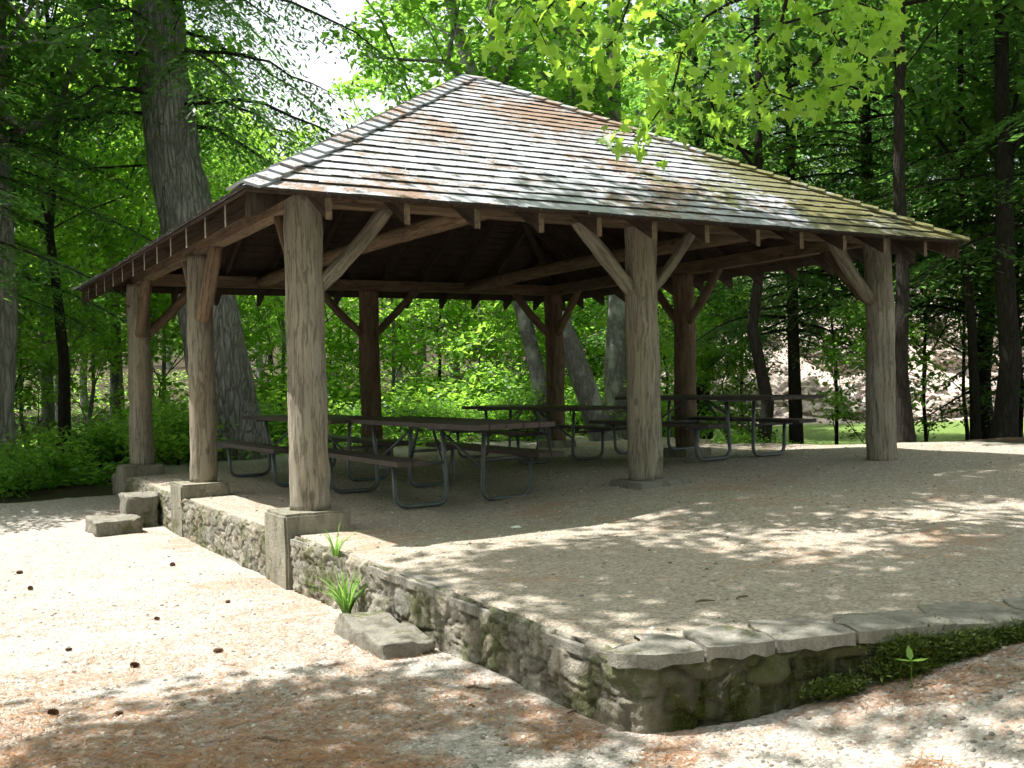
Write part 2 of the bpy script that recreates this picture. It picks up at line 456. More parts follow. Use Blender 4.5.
def grid_mesh(name, xs, ys, zf, mat, jitter=.0, attr=None):
    X, Y = np.meshgrid(xs, ys, indexing='ij')
    Z = zf(X, Y)
    if jitter:
        for i in range(X.shape[0]):
            for j in range(X.shape[1]):
                Z[i, j] += jitter * n2(X[i, j], Y[i, j], 1.1, 3.) + jitter * .5 * n2(X[i, j], Y[i, j], 3.7, 9.)
    V = np.stack([X, Y, Z], -1).reshape(-1, 3)
    nx, ny = X.shape
    i = np.arange(nx - 1)[:, None] * ny + np.arange(ny - 1)[None, :]
    F = np.stack([i, i + ny, i + ny + 1, i + 1], -1).reshape(-1, 4)
    o = tri_mesh(name, V, F, mat, None, True)
    return o, V
def axis(lo, hi, dense_lo, dense_hi, step, grow=1.13):
    a = list(np.arange(dense_lo, dense_hi, step)); s = step; x = a[-1]
    while x < hi: s *= grow; x += s; a.append(x)
    s = step; x = a[0]
    while x > lo: s *= grow; x -= s; a.insert(0, x)
    return np.array(a)

xs = axis(-60, 260, -5, 16, .16, 1.045); ys = axis(-40, 260, -9, 14, .16, 1.045)
g, V = grid_mesh('ground', xs, ys, ground_z, M['ground'], .022)
tag(g, kind='structure')
# zones of ground cover (what grows or lies there): red = woodland litter, green = mown grass
dx, dy = V[:, 0] - CAM[0], V[:, 1] - CAM[1]
dd = math.sin(YAW) * dx + math.cos(YAW) * dy; ll = math.cos(YAW) * dx - math.sin(YAW) * dy
ppx = ll / np.maximum(dd, 1) * 1024
wood = np.maximum(sstep(8.2, 10.5, V[:, 1]), sstep(9.3, 10.8, V[:, 0]))
wood = np.maximum(wood, sstep(-2.6, -4.6, V[:, 0]) * sstep(2.5, 5.0, V[:, 1]))
wood = np.maximum(wood, sstep(6.4, 7.8, V[:, 1]) * (V[:, 0] < .2)); wood = np.maximum(wood, sstep(-9, -12, V[:, 0])); wood = np.maximum(wood, sstep(-11, -14, V[:, 1]))
lawn = sstep(26.2, 26.8, dd) * (ppx > 60) * (1 - sstep(37, 42, dd))
ca = g.data.color_attributes.new('zone', 'FLOAT_COLOR', 'POINT')
ca.data.foreach_set('color', np.stack([wood, lawn, sstep(37.5, 40, dd) * (1 - sstep(60, 66, dd)) * sstep(90, 150, ppx), wood * 0 + 1], -1).astype(np.float32).ravel())

dl = np.minimum(np.abs(V[:, 0] - left_x(V[:, 1])) + 50 * (V[:, 1] < -4.4) + 50 * (V[:, 1] > 7), np.abs(V[:, 1] - front_y(np.maximum(V[:, 0], -.2))) + 50 * (V[:, 0] < -.3))
lit = np.exp(-(dl / .60) ** 2) + .15 * sstep(-3.4, -4.8, V[:, 1]) 
at_ = g.data.attributes.new('litter', 'FLOAT', 'POINT'); at_.data.foreach_set('value', np.clip(lit, 0, 1).astype(np.float32))

# terrace gravel sheet
ts = np.linspace(0, 1, 150); xsT = np.concatenate([np.linspace(0, 1, 130)])
X = np.zeros((130, 150)); Y = X.copy()
for i, u in enumerate(xsT):
    for j, t in enumerate(ts):
        x0 = -.20 + u * 9.75
        y0 = front_y(max(x0, -.2)) + .004; y1 = 7.35
        y = y0 + (y1 - y0) * t
        X[i, j] = x0 + (left_x(y) - .004 + .20) * (1 - u) ** 6; Y[i, j] = y
Z = terr_z(X, Y)
for i in range(130):
    for j in range(150):
        Z[i, j] += .012 * n2(X[i, j], Y[i, j], 1.3, 5.) + .006 * n2(X[i, j], Y[i, j], 4.1, 2.)
Z[0, :] -= .07; Z[:, 0] -= .07; X[0, :] += .06; Y[:, 0] += .06
V = np.stack([X, Y, Z], -1).reshape(-1, 3)
i = np.arange(129)[:, None] * 150 + np.arange(149)[None, :]
F = np.stack([i, i + 150, i + 151, i + 1], -1).reshape(-1, 4)
tag(tri_mesh('gravel_terrace', V, F, M['gravel'], None, True), kind='structure')

# brook
wv, wf = [], []
for k, (pa, da, db) in enumerate([(560, 20, 24), (760, 20.5, 26.9), (900, 20.5, 26.9), (1040, 20.5, 26.9), (1300, 21, 27), (1700, 22, 27)]):
    xa, ya = bearing(pa, da); xb, yb = bearing(pa, db)
    wv += [(xa, ya, -.84), (xb, yb, -.84)]
wf = [(2 * k, 2 * k + 2, 2 * k + 3, 2 * k + 1) for k in range(5)]
b = MB(); b.add(wv, wf); tag(b.build('water', M['water']), kind='structure')

# ------------------------------------------------------------------ retaining wall
def path_samples(pts, step):
    pts = np.asarray(pts, float); seg = np.linalg.norm(np.diff(pts, axis=0), axis=1); L = np.concatenate([[0], np.cumsum(seg)])
    n = int(L[-1] / step)
    s = np.linspace(0, L[-1], n)
    P = np.stack([np.interp(s, L, pts[:, 0]), np.interp(s, L, pts[:, 1])], -1)
    T = np.gradient(P, axis=0); T /= np.linalg.norm(T, axis=1)[:, None]
    ker = np.ones(9) / 9
    T = np.stack([np.convolve(np.pad(T[:, k], 4, 'edge'), ker, 'valid') for k in (0, 1)], -1)
    T /= np.linalg.norm(T, axis=1)[:, None]
    return s, P, np.stack([T[:, 1], -T[:, 0]], -1) * 1.0, T
s, P, Nn, T = path_samples(EDGE, .014)
Nn = -Nn
# outward normal: left side -> -x
if Nn[10, 0] > 0: Nn = -Nn
rows = 40
VV = np.zeros((len(s), rows + 3, 3)); CC = np.ones((len(s), rows + 3, 4))
for i in range(len(s)):
    gx, gy = P[i] + Nn[i] * .1
    zb = float(ground_z(gx, gy)) - .10
    zt = float(terr_z(*P[i])) - .012
    for j in range(rows + 1):
        z = zb + (zt - zb) * j / rows
        wx = s[i] + .035 * mn.noise(Vector((s[i] * 3, z * 3, 1.)))
        wz = z + .03 * mn.noise(Vector((s[i] * 4, z * 4, 7.)))
        q = Vector((wx * 4.2, wz * 7.0, 0.0))
        ds, ps = mn.voronoi(q, distance_metric='CHEBYCHEV')
        e = ds[1] - ds[0]
        joint = 1 - float(sstep(.015, .085, e))
        cid = mn.cell(ps[0] * 17.3)
        rnd = mn.noise(ps[0] * 5.7)
        disp = -.013 * joint + .013 * rnd + .05 * (wx - ps[0].x / 4.2) * mn.noise(ps[0] * 9.1) + .09 * (wz - ps[0].y / 7.0) * mn.noise(ps[0] * 7.7 + Vector((3, 0, 0)))
        disp += .011 * mn.fractal(Vector((s[i] * 16, z * 18, 3.)), .7, 2.1, 5) + .008 * mn.noise(Vector((s[i] * 3, z * 5, 8.)))
        if j >= rows - 1: disp -= .015
        VV[i, j] = (P[i, 0] + Nn[i, 0] * disp, P[i, 1] + Nn[i, 1] * disp, z + .01 * mn.noise(Vector((s[i] * 6, z * 6, 4.))) * (j < rows))
        b = 1 + .55 * rnd
        w = .10 * mn.noise(ps[0] * 3.1)
        shade_tint = float(sstep(-.22, -.05, P[i, 0])) * .80 + .15 * float(sstep(-2.5, -4., P[i, 1])) * (z < -.1 - .1 * rnd)  # front face's shade painted into stone colour with mossy hue, plus darker low band
        k_ = 1 - shade_tint; jj = 1 - .30 * joint
        CC[i, j] = (b * (1 + w) * jj * k_, b * jj * (k_ + .04 * shade_tint), b * (1 - w) * jj * (k_ - .10 * shade_tint), 1)
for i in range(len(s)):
    for j, (inn, up) in enumerate(((.03, .006), (.11, .0))):
        pt = P[i] - Nn[i] * (inn + .03 * mn.noise(Vector((s[i] * 5, 3. + j, 0))))
        VV[i, rows + 1 + j] = (pt[0], pt[1], float(terr_z(*pt)) + (up + .012 * mn.noise(Vector((s[i] * 7, 9., 0))) if j == 0 else -.03))
        CC[i, rows + 1 + j] = CC[i, rows]
i = np.arange(len(s) - 1)[:, None] * (rows + 3) + np.arange(rows + 2)[None, :]
F = np.stack([i, i + 1, i + rows + 4, i + rows + 3], -1).reshape(-1, 4)
wall = empty('stone_wall', (-.27, -4.2, 0))
wf = tri_mesh('wall_face', VV.reshape(-1, 3) - np.array([-.27, -4.2, 0]), F, M['wallstone'], wall, True)
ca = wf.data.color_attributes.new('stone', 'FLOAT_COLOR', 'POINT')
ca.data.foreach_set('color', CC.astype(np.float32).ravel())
tag(wall, 'low mossy fieldstone retaining wall along the edge of the gravel terrace', 'wall')
# capping stones
cap = MB(); k = 0.0
L = s[-1]
while k < L - .3:
    ln = random.uniform(.32, .62)
    i0 = int(k / L * (len(s) - 1)); i1 = int(min(k + ln, L) / L * (len(s) - 1)); im = (i0 + i1) // 2
    big = P[im][0] > -.23 and P[im][1] < -4.3
    gap = .008
    outer, inner = [], []
    wid = random.uniform(.26, .42) if big else random.uniform(.10, .26)
    over = .028 if big else -.002
    npt = 7
    for q in range(npt):
        f = q / (npt - 1); ii = int(i0 + (i1 - i0) * f)
        e0 = gap if q == 0 else (-gap if q == npt - 1 else 0)
        rd = min(1, 4 * f * (1 - f) + .55)
        outer.append(P[ii] + Nn[ii] * (over + random.uniform(-.006, .007) - .016 * (1 - rd)) + T[ii] * e0)
        inner.append(P[ii] - Nn[ii] * (wid * rd + random.uniform(-.02, .02)) + T[ii] * e0)
    mid = [(a * .5 + b2 * .5) for a, b2 in zip(outer, inner)]
    dz = random.uniform(.014, .028) if big else random.uniform(-.012, .001)
    th = .060 if big else .05
    vs = []
    for lst, dtop in ((outer, -.006), (mid, .004), (inner, -.006)):
        for pnt in lst: vs.append((pnt[0], pnt[1], float(terr_z(*pnt)) + dz + dtop + random.uniform(-.003, .003)))
    for lst in (outer, inner):
        for pnt in lst: vs.append((pnt[0], pnt[1], float(terr_z(*pnt)) + dz - th + random.uniform(-.010, .012) * big))
    fs = []
    for q in range(npt - 1):
        fs += [(q, q + 1, npt + q + 1, npt + q), (npt + q, npt + q + 1, 2 * npt + q + 1, 2 * npt + q)]
        fs += [(3 * npt + q, 3 * npt + q + 1, q + 1, q), (2 * npt + q, 2 * npt + q + 1, 4 * npt + q + 1, 4 * npt + q)]
        fs += [(3 * npt + q + 1, 3 * npt + q, 4 * npt + q, 4 * npt + q + 1)]
    fs += [(0, npt, 2 * npt, 4 * npt, 3 * npt), (npt - 1, 4 * npt - 1, 5 * npt - 1, 3 * npt - 1, 2 * npt - 1)]
    ctr = P[im]
    if (big or P[im][1] < -4.2 or random.random() < .28) and not any(abs(ctr[1] - py) < .30 and ctr[0] < 0 for py in (0, 3.3, 6.6)):
        cap.add(np.array(vs) - np.array([-.27, -4.2, 0]), fs)
    k += ln
cap.build('capping_stones', M['cap'], wall)

# stone blocks used as steps
def rough_block(name, loc, size, rz, mat, seed, label, cat, group=None, sub=9):
    bm = bmesh.new(); bmesh.ops.create_cube(bm, size=1)
    bmesh.ops.bevel(bm, geom=bm.edges[:], offset=.012, segments=1, affect='EDGES')
    bmesh.ops.subdivide_edges(bm, edges=bm.edges[:], cuts=sub, use_grid_fill=True)
    for v in bm.verts:
        v.co = Vector((v.co.x * size[0], v.co.y * size[1], v.co.z * size[2]))
        q = v.co + Vector((seed, seed, 0))
        d = Vector((mn.noise(q * 4), mn.noise(q * 4 + Vector((5, 0, 0))), mn.noise(q * 4 + Vector((0, 5, 0)))))
        d2 = Vector((mn.noise(q * 13), mn.noise(q * 13 + Vector((5, 0, 0))), mn.noise(q * 13 + Vector((0, 5, 0)))))
        v.co += d * .032 + d2 * .022
        v.co.z += size[2] / 2
    me = bpy.data.meshes.new(name); bm.to_mesh(me); bm.free()
    o = link_mesh(name, me, mat, None, True)
    o.location = loc; o.rotation_euler = (0, 0, rz)
    return tag(o, label, cat, group)
rough_block('stone_step', (-.43, -2.32, -.43), (.27, .86, .19), R(-4), M['stepstone'], 3.1,
            'long pale stone step half buried at the foot of the wall beside the grass tuft', 'step')
rough_block('stone_step', (-.80, 4.00, -.44), (.46, .62, .20), R(3), M['stepstone'], 8.4,
            'flat pale stone slab on the sand, lower step of the pair by the rear corner', 'step', 'stone steps by the rear corner')
rough_block('stone_step', (-.47, 4.35, -.42), (.34, .46, .38), R(-2), M['stepstone'], 12.7,
            'taller mossy stone block against the wall, upper step of the pair', 'step', 'stone steps by the rear corner')

# ------------------------------------------------------------------ pavilion
A = 6.6; CX = CY = A / 2; OV = .636; W = A / 2 + OV; ZE = 2.502; ZA = 4.841
TH = math.atan2(ZA - ZE, W); SL = math.hypot(W, ZA - ZE); ct, st = math.cos(TH), math.sin(TH)
pav = empty('picnic_pavilion', (CX, CY, 0))
tag(pav, 'open log pavilion with a mossy hipped shingle roof standing on the gravel terrace', 'pavilion')
OFF = np.array([CX, CY, 0])
def rotk(p, k):
    p = np.asarray(p, float); c, s_ = [(1, 0), (0, 1), (-1, 0), (0, -1)][k]
    out = p.copy(); out[..., 0] = p[..., 0] * c - p[..., 1] * s_; out[..., 1] = p[..., 0] * s_ + p[..., 1] * c
    return out
def slope(u, s_, h, k):
    """point on roof side k (0 = front) in pavilion space"""
    return rotk(np.array([u, -(W - s_ * ct) - h * st, ZE + s_ * st + h * ct]), k)
def align(o, d):
    """turn the object so its own z runs along the piece, shape unchanged"""
    q = Vector(d).normalized().to_track_quat('Z', 'Y')
    o.data.transform(q.inverted().to_matrix().to_4x4()); o.rotation_mode = 'QUATERNION'; o.rotation_quaternion = q
    return o
# posts
rngp = random.Random(5)
def post(x, y, z0, z1, r, seed, mat='log', twist=.012):
    b = MB(); n = 44
    pts = []; rad = []
    for i in range(n + 1):
        t = i / n; z = z0 + (z1 - z0) * t
        pts.append((x - CX + twist * 2 * mn.noise(Vector((seed, t * 2.2, 0))), y - CY + twist * 2 * mn.noise(Vector((seed, t * 2.2, 5))), z))
        rad.append(r * (1.03 - .10 * t + .05 * mn.noise(Vector((seed * 3, t * 5, 1)))))
    b.tube(pts, rad, 36, True, .07, seed)
    V_ = b.v[0]
    for i_ in range(len(V_)):
        q = Vector((float(V_[i_][0]) * 9, float(V_[i_][1]) * 9, float(V_[i_][2]) * 1.3 + seed))
        f_ = 1 + .045 * mn.noise(q) + .02 * mn.noise(q * 3)
        cx_, cy_2 = x - CX, y - CY
        if abs(x - 3.3) < .01 and y == 0 and V_[i_][2] < .50:
            a_ = math.atan2(V_[i_][1] - cy_2, V_[i_][0] - cx_); da = abs((a_ + 1.05 + math.pi) % (2 * math.pi) - math.pi)
            f_ *= 1 - .62 * max(0, 1 - da / .62) ** .5 * max(0, min(1, (.42 - V_[i_][2] - da * .25) / .12))
        V_[i_][0] = cx_ + (V_[i_][0] - cx_) * f_; V_[i_][1] = cy_2 + (V_[i_][1] - cy_2) * f_
    return b.build('post', M[mat], pav, True)
POSTS = [((0, 0), .16, 2.62, .152, 'log', 'broad grey weathered post at the near left corner'), ((0, 3.3), .14, 2.53, .136, 'log', None), ((0, 6.6), .14, 2.53, .150, 'log', None),
         ((3.3, 0), .155, 2.62, .160, 'log', 'thick post with a dark rotted notch at its foot'), ((6.6, 0), .13, 2.62, .155, 'log', None), ((3.3, 6.6), .20, 2.53, .155, 'log_warm', None),
         ((6.6, 6.6), .12, 2.53, .155, 'log_warm', None), ((6.6, 3.3), .13, 2.53, .155, 'log_warm', None)]
for i, ((x, y), z0, z1, r, mt, lb) in enumerate(POSTS):
    o = post(x, y, z0 - .01, z1, r, 3.7 * i + 1, mt)
    if lb: o['label'] = lb
# pedestals
def pedestal(x, y, hx, hy, z0, z1, name='pedestal', seed=0, mat='pedestal'):
    bm = bmesh.new(); bmesh.ops.create_cube(bm, size=1)
    for v in bm.verts: v.co = Vector((v.co.x * 2 * hx, v.co.y * 2 * hy, (v.co.z + .5) * (z1 - z0)))
    bmesh.ops.bevel(bm, geom=bm.edges[:], offset=.018, segments=2, affect='EDGES')
    bmesh.ops.subdivide_edges(bm, edges=bm.edges[:], cuts=4, use_grid_fill=True)
    for v in bm.verts:
        q = v.co * 7 + Vector((seed, 0, 0))
        v.co += Vector((mn.noise(q), mn.noise(q + Vector((9, 0, 0))), mn.noise(q + Vector((0, 9, 0))))) * .007
        v.co += Vector((x - CX, y - CY, z0))
    me = bpy.data.meshes.new(name); bm.to_mesh(me); bm.free()
    return link_mesh(name, me, M[mat], pav, False)
pedestal(-.03, 0, .265, .26, -.50, .16, seed=1); pedestal(-.05, 3.3, .25, .26, -.50, .14, seed=2); pedestal(-.03, 6.6, .26, .26, -.50, .14, seed=3)
pedestal(3.32, -.03, .30, .26, .02, .158, 'footing_stone', 4, 'cap')
pedestal(3.3, 6.6, .24, .24, -.05, .20, seed=5); pedestal(6.6, 6.6, .24, .24, -.05, .125, seed=6); pedestal(6.6, 3.3, .24, .24, -.05, .135, seed=7)
# plates: squared logs on the posts
PZ0, PZ1 = 2.53, 2.68
for k in range(4):
    b = MB(); n = 16; lo, hi = -A / 2 - .06, A / 2 + .06
    if k % 2: lo, hi = -A / 2 + .085, A / 2 - .085
    vs = []
    for i in range(n + 1):
        u = lo + (hi - lo) * i / n
        w = .075 + .012 * mn.noise(Vector((u * 1.4, k, 0))); dz = .010 * mn.noise(Vector((u * 1.1, k, 4)))
        for (a, c) in ((-1, 0), (1, 0), (1, 1), (-1, 1)):
            cut = .72 if False else 1
            vs.append(rotk(np.array([u, -A / 2 + a * w, (PZ0 + dz) if c == 0 else PZ1]), k))
    fs = [(4 * i + q, 4 * i + (q + 1) % 4, 4 * i + 4 + (q + 1) % 4, 4 * i + 4 + q) for i in range(n) for q in range(4)]
    fs += [(3, 2, 1, 0), tuple(4 * n + q for q in range(4))]
    b.add(vs, fs); align(b.build('plate_beam', M['log_warm'], pav), rotk(np.array([1., 0, 0]), k))
# knee braces
def brace(px, py, dx_, dy_, r, seed, foot=1.92, reach=.70, mat='log_warm', off=0.0):
    a = Vector((px - CX + dx_ * .11 + dy_ * off, py - CY + dy_ * .11 + dx_ * off, foot))
    c = Vector((px - CX + dx_ * reach + dy_ * off, py - CY + dy_ * reach + dx_ * off, PZ0 + .03))
    m = (a + c) / 2 + Vector((dx_ * .03, dy_ * .03, -.03)) * rngp.uniform(.2, 1.6)
    b = MB()
    pts = [a * (1 - t) ** 2 + m * 2 * t * (1 - t) + c * t * t for t in [i / 9 for i in range(10)]]
    b.tube(pts, [r * (1 + .1 * mn.noise(Vector((seed, i * .7, 0)))) for i in range(10)], 12, True, .08, seed)
    return align(b.build('brace', M[mat], pav, True), c - a)
bs = [((0, 0), (1, 0), .062, 1.90, .72, 'log'), ((0, 0), (0, 1), .045, 1.95, .62, 'log_warm'),
      ((0, 3.3), (0, -1), .078, 1.86, .70, 'log_warm'), ((0, 3.3), (0, 1), .042, 1.95, .60, 'log'),
      ((0, 6.6), (0, -1), .070, 1.86, .62, 'log_warm'), ((0, 6.6), (1, 0), .065, 1.88, .75, 'log_warm'),
      ((3.3, 0), (-1, 0), .068, 1.93, .72, 'log'), ((3.3, 0), (1, 0), .050, 1.93, .66, 'log'),
      ((6.6, 0), (-1, 0), .070, 1.90, .72, 'log'), ((6.6, 0), (0, 1), .065, 1.90, .75, 'log_warm'),
      ((3.3, 6.6), (-1, 0), .060, 1.88, .78, 'log_warm'), ((3.3, 6.6), (1, 0), .058, 1.88, .80, 'log_warm'),
      ((6.6, 6.6), (-1, 0), .062, 1.88, .75, 'log_warm'), ((6.6, 6.6), (0, -1), .062, 1.88, .75, 'log_warm'),
      ((6.6, 3.3), (0, 1), .060, 1.88, .75, 'log_warm'), ((6.6, 3.3), (0, -1), .060, 1.88, .75, 'log_warm')]
for i, (p, d, r, ft, rc, mt) in enumerate(bs): brace(p[0], p[1], d[0], d[1], r, i * 2.3, ft, rc, mt)
# tie beams across the plates
for x in (1.65, 4.95):
    b = MB(); pts = [(x - CX + .04 * math.sin(t * 3), -A / 2 + A * t, 2.60 + .05 * math.sin(math.pi * t)) for t in [i / 12 for i in range(13)]]
    b.tube(pts, .085, 12, True, .06, x); align(b.build('tie_beam', M['log_warm'], pav, True), (0, 1, 0))
# rafters, hips
RD = .165
def rafter(u, k, wid, s_end, mat='timber', s0=.03):
    """jack rafter with a plumb-cut tail; RD deep measured plumb"""
    pts = []
    for du in (-wid / 2, wid / 2):
        for (s_, dz) in ((s0, 0), (s_end, 0), (s_end, -RD), (s0, -RD)):
            p = slope(u + du, s_, 0, k).copy(); p[2] += dz - .028
            pts.append(p)
    b = MB(); b.add(pts, [(0, 1, 2, 3), (7, 6, 5, 4), (0, 4, 5, 1), (1, 5, 6, 2), (2, 6, 7, 3), (3, 7, 4, 0)])
    o = align(b.build('rafter', M[mat], pav), slope(0, 1, 0, k) - slope(0, 0, 0, k)); o.data.materials.append(M['log'] if k == 3 else M['log_warm']); o.data.polygons[5].material_index = 1  # sun on the left-hand tail ends painted as paler wood
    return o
us = [.30 + .6 * i for i in range(6)] 
for k in range(4):
    for u in us:
        for sg in (-1, 1):
            rafter(sg * u + rngp.uniform(-.02, .02), k, .05, (W - u) / ct - .05)
    # hip rafter
    b = MB(); pts = []
    for side in (-1, 1):
        for (t, dz) in ((.012, -.035), (.99, -.035), (.99, -.23), (.012, -.21)):
            c = W * (1 - t)
            pts.append(rotk(np.array([-c + side * .03, -c - side * .03, ZE + (ZA - ZE) * t + dz]), k))
    b.add(pts, [(0, 1, 2, 3), (7, 6, 5, 4), (0, 4, 5, 1), (1, 5, 6, 2), (2, 6, 7, 3), (3, 7, 4, 0)])
    b.build('hip_rafter', M['timber'], pav)
# deck boards
for k in range(4):
    b = MB(); s_ = .0; i = 0
    while s_ < SL - .08:
        w_ = .135; s1 = min(s_ + w_, SL - .01)
        a0 = W - s_ * ct - .01; a1 = W - s1 * ct - .01
        h0, h1 = -.024, -.003
        q = [slope(-a0, s_, h0, k), slope(a0, s_, h0, k), slope(a1, s1, h0, k), slope(-a1, s1, h0, k),
             slope(-a0, s_, h1, k), slope(a0, s_, h1, k), slope(a1, s1, h1, k), slope(-a1, s1, h1, k)]
        b.hexa(q); s_ += w_ + .012; i += 1
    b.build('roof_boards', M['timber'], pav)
# shingles
EXP = SL / 26.0
rs = random.Random(21)
for k in range(4):
    b = MB()
    for c in range(26):
        s0 = c * EXP - (.03 if c == 0 else 0)
        u = -(W - s0 * ct) - .03; lim = lambda s_: max(.0, W - s_ * ct + .01)
        sag = .0
        while u < lim(s0):
            w_ = rs.uniform(.09, .19); u1 = u + w_
            j = rs.uniform(-.004, .005); t_ = rs.uniform(.019, .025); lift = rs.uniform(0, .003)
            if rs.random() < .02: j += rs.uniform(-.02, .02); lift += .004
            sb, st_ = s0 + j, min(s0 + EXP * 1.75, SL)
            def cl(uu, ss): return max(-lim(ss), min(lim(ss), uu))
            ua, ub = u + .0008, u1 - .0008
            a, bb, cc, d_ = cl(ua, sb), cl(ub, sb), cl(ub, st_), cl(ua, st_)
            if bb - a > .012:
                hb = .008 + lift
                tl = rs.uniform(-.003, .003)
                b.hexa([slope(a, sb, hb, k), slope(bb, sb, hb + tl, k), slope(cc, st_, .0, k), slope(d_, st_, .0, k),
                        slope(a, sb, hb + t_, k), slope(bb, sb, hb + t_ + tl, k), slope(cc, st_, .006, k), slope(d_, st_, .006, k)])
            u = u1
    o = b.build('shingle_slope', M['shingle'], pav)
    o.data.materials.append(M['butt'])
    o.data.polygons.foreach_set('material_index', np.tile(np.array([0, 0, 1, 0, 0, 0], dtype=np.int32), len(o.data.polygons) // 6))
# hip caps
for k in range(4):
    b = MB(); HL = math.sqrt(2 * W * W + (ZA - ZE) ** 2); nn = 30
    hipd = np.array([W, W, ZA - ZE]) / HL
    base = np.array([-W, -W, ZE])
    nf = np.array([0, -st, ct]); nl = np.array([-st, 0, ct])
    for i in range(nn):
        t0, t1 = i / nn * HL - .03, min((i + 1.7) / nn * HL, HL)
        for n_, side in ((nf, 1), (nl, -1)):
            sd = np.cross(hipd, n_); sd = sd / np.linalg.norm(sd)
            if (side == 1 and sd[0] < 0) or (side == -1 and sd[1] < 0): sd = -sd
            wd = .12 + rs.uniform(-.015, .015); lf = rs.uniform(0, .006)
            P0 = base + hipd * t0; P1 = base + hipd * t1
            h0 = .040 + lf; h1 = .020
            q = [P0 + n_ * h0 - sd * .012, P0 + n_ * h0 + sd * wd, P1 + n_ * h1 + sd * wd, P1 + n_ * h1 - sd * .012]
            q2 = [x + n_ * e for x, e in zip(q, (.02, .02, .006, .006))]
            b.hexa([rotk(x, k) for x in q + q2])
    b.build('hip_cap', M['shingle'], pav)

# ------------------------------------------------------------------ picnic tables
def make_table(top_near=-.95):
    """long axis y; frames at y=0 and y=1.65, top overhangs towards -y"""
    t = empty('picnic_table')
    top_far, b0, b1 = 2.05, -.40, 2.05
    mb = MB()
    for i in range(5):
        x = -.32 + .16 * i
        mb.box((x, (top_near + top_far) / 2, .735), (.152, top_far - top_near, .042))
    mb.build('tabletop', M['plank'], t)
    for sg in (-1, 1):
        mb = MB()
        for q in (0, 1): mb.box((sg * (.625 + .142 * q), (b0 + b1) / 2, .43), (.135, b1 - b0, .042))
        mb.build('bench_seat', M['plank'], t)
    r = .0215
    def arc(p0, p1, p2, n=6): return [tuple(np.array(p0) * (1 - q) ** 2 + np.array(p1) * 2 * q * (1 - q) + np.array(p2) * q * q) for q in [i / n for i in range(n + 1)]]
    for y in (0, 1.65):
        for sg in (-1, 1):
            mb = MB(); X = lambda v: sg * v
            pts = [(X(.70), y, .408), (X(.69), y, .16)] + arc((X(.69), y, .14), (X(.685), y, r), (X(.56), y, r)) + \
                  [(X(.40), y, r)] + arc((X(.30), y, r), (X(.18), y, r), (X(.185), y, .15)) + [(X(.20), y, .45), (X(.22), y, .713)]
            mb.tube(pts, r, 10)
            mb.tube([(X(.21), y + .001, .392), (X(.83), y + .001, .392)], .016, 8)
            mb.build('leg_frame', M['steel'], t, True)
        mb = MB(); mb.box((0, y, .700), (.70, .04, .026)); mb.build('top_support', M['steel'], t)
        ym = .825
        for sg in (-1, 1):
            mb = MB(); ye = y + (.62 if y == 0 else -.62)
            mb.tube([(sg * .20, y, .30), (sg * .02, ye, .69)], .014, 8)
            mb.build('diagonal_strut', M['steel'], t, True)
        
    return t
tab = make_table()
GT = 'picnic tables under the pavilion'
spots = [((1.69, .62), R(-1), 'nearest dark plank picnic table, with its long top overhanging beside the broad corner post'),
         ((1.48, 3.42), R(1.5), 'dark plank picnic table standing behind the nearest one, towards the big pine trunk'),
         ((5.92, 1.50), R(-1.5), 'dark picnic table at the right of the pavilion, in front of the bright lawn'),
         ((4.95, 3.95), R(1), 'farthest dark picnic table, standing in front of the grey tree trunks at the back')]
for i, ((x, y), rz, lb) in enumerate(spots):
    o = tab if i == 0 else copy_tree(tab)
    z = float(terr_z(x, y))
    o.location = (x, y, z + .004); o.rotation_euler = (0, 0, rz)
    tag(o, lb, 'picnic table', GT)

# ------------------------------------------------------------------ foliage kit
RH_V = np.array([(0, 0, 0), (.30, .42, .07), (0, 1, -.03), (-.30, .42, .07)]); RH_F = np.array([(0, 1, 2), (0, 2, 3)])
NE_V = np.array([(0, 0, 0), (.17, .5, 0), (0, 1, -.05), (-.17, .5, 0)]); NE_F = RH_F
ml = [(0, 0), (.16, .10), (.42, -.02), (.30, .20), (.62, .42), (.36, .42), (.34, .58), (.16, .56), (0, 1.0)]
ml2 = ml + [(-x, y) for x, y in ml[-2:0:-1]]
ML_V = np.array([(0, .30, -.02)] + [(x, y, .26 * abs(x) - .02 - .16 * y * y) for x, y in ml2]); 
ML_F = np.array([(0, i, i % len(ml2) + 1) for i in range(1, len(ml2) + 1)])
def leaves_np(C, size, rng, tmpl, droop=.35, flat=.55, yaw=None, spread_size=.25, tilt=None):
    """place a leaf template at every point of C"""
    TV, TF = tmpl; n = len(C)
    yaw = rng.uniform(0, 2 * np.pi, n) if yaw is None else yaw
    pit = rng.normal(-droop, flat * .6, n); rol = rng.normal(0, flat, n)
    sz = size * np.clip(rng.normal(1, spread_size, n), .5, 1.6)
    cy, sy, cp, sp, cr_, sr = np.cos(yaw), np.sin(yaw), np.cos(pit), np.sin(pit), np.cos(rol), np.sin(rol)
    Yd = np.stack([cy * cp, sy * cp, sp], -1)
    Xd0 = np.stack([sy, -cy, 0 * cy], -1); Zd0 = np.cross(Xd0, Yd)
    Xd = Xd0 * cr_[:, None] + Zd0 * sr[:, None]; Zd = -Xd0 * sr[:, None] + Zd0 * cr_[:, None]
    V = C[:, None, :] + sz[:, None, None] * (TV[None, :, 0:1] * Xd[:, None, :] + TV[None, :, 1:2] * Yd[:, None, :] + TV[None, :, 2:3] * Zd[:, None, :])
    F = TF[None] + (np.arange(n) * len(TV))[:, None, None]
    return V.reshape(-1, 3), F.reshape(-1, TF.shape[1])

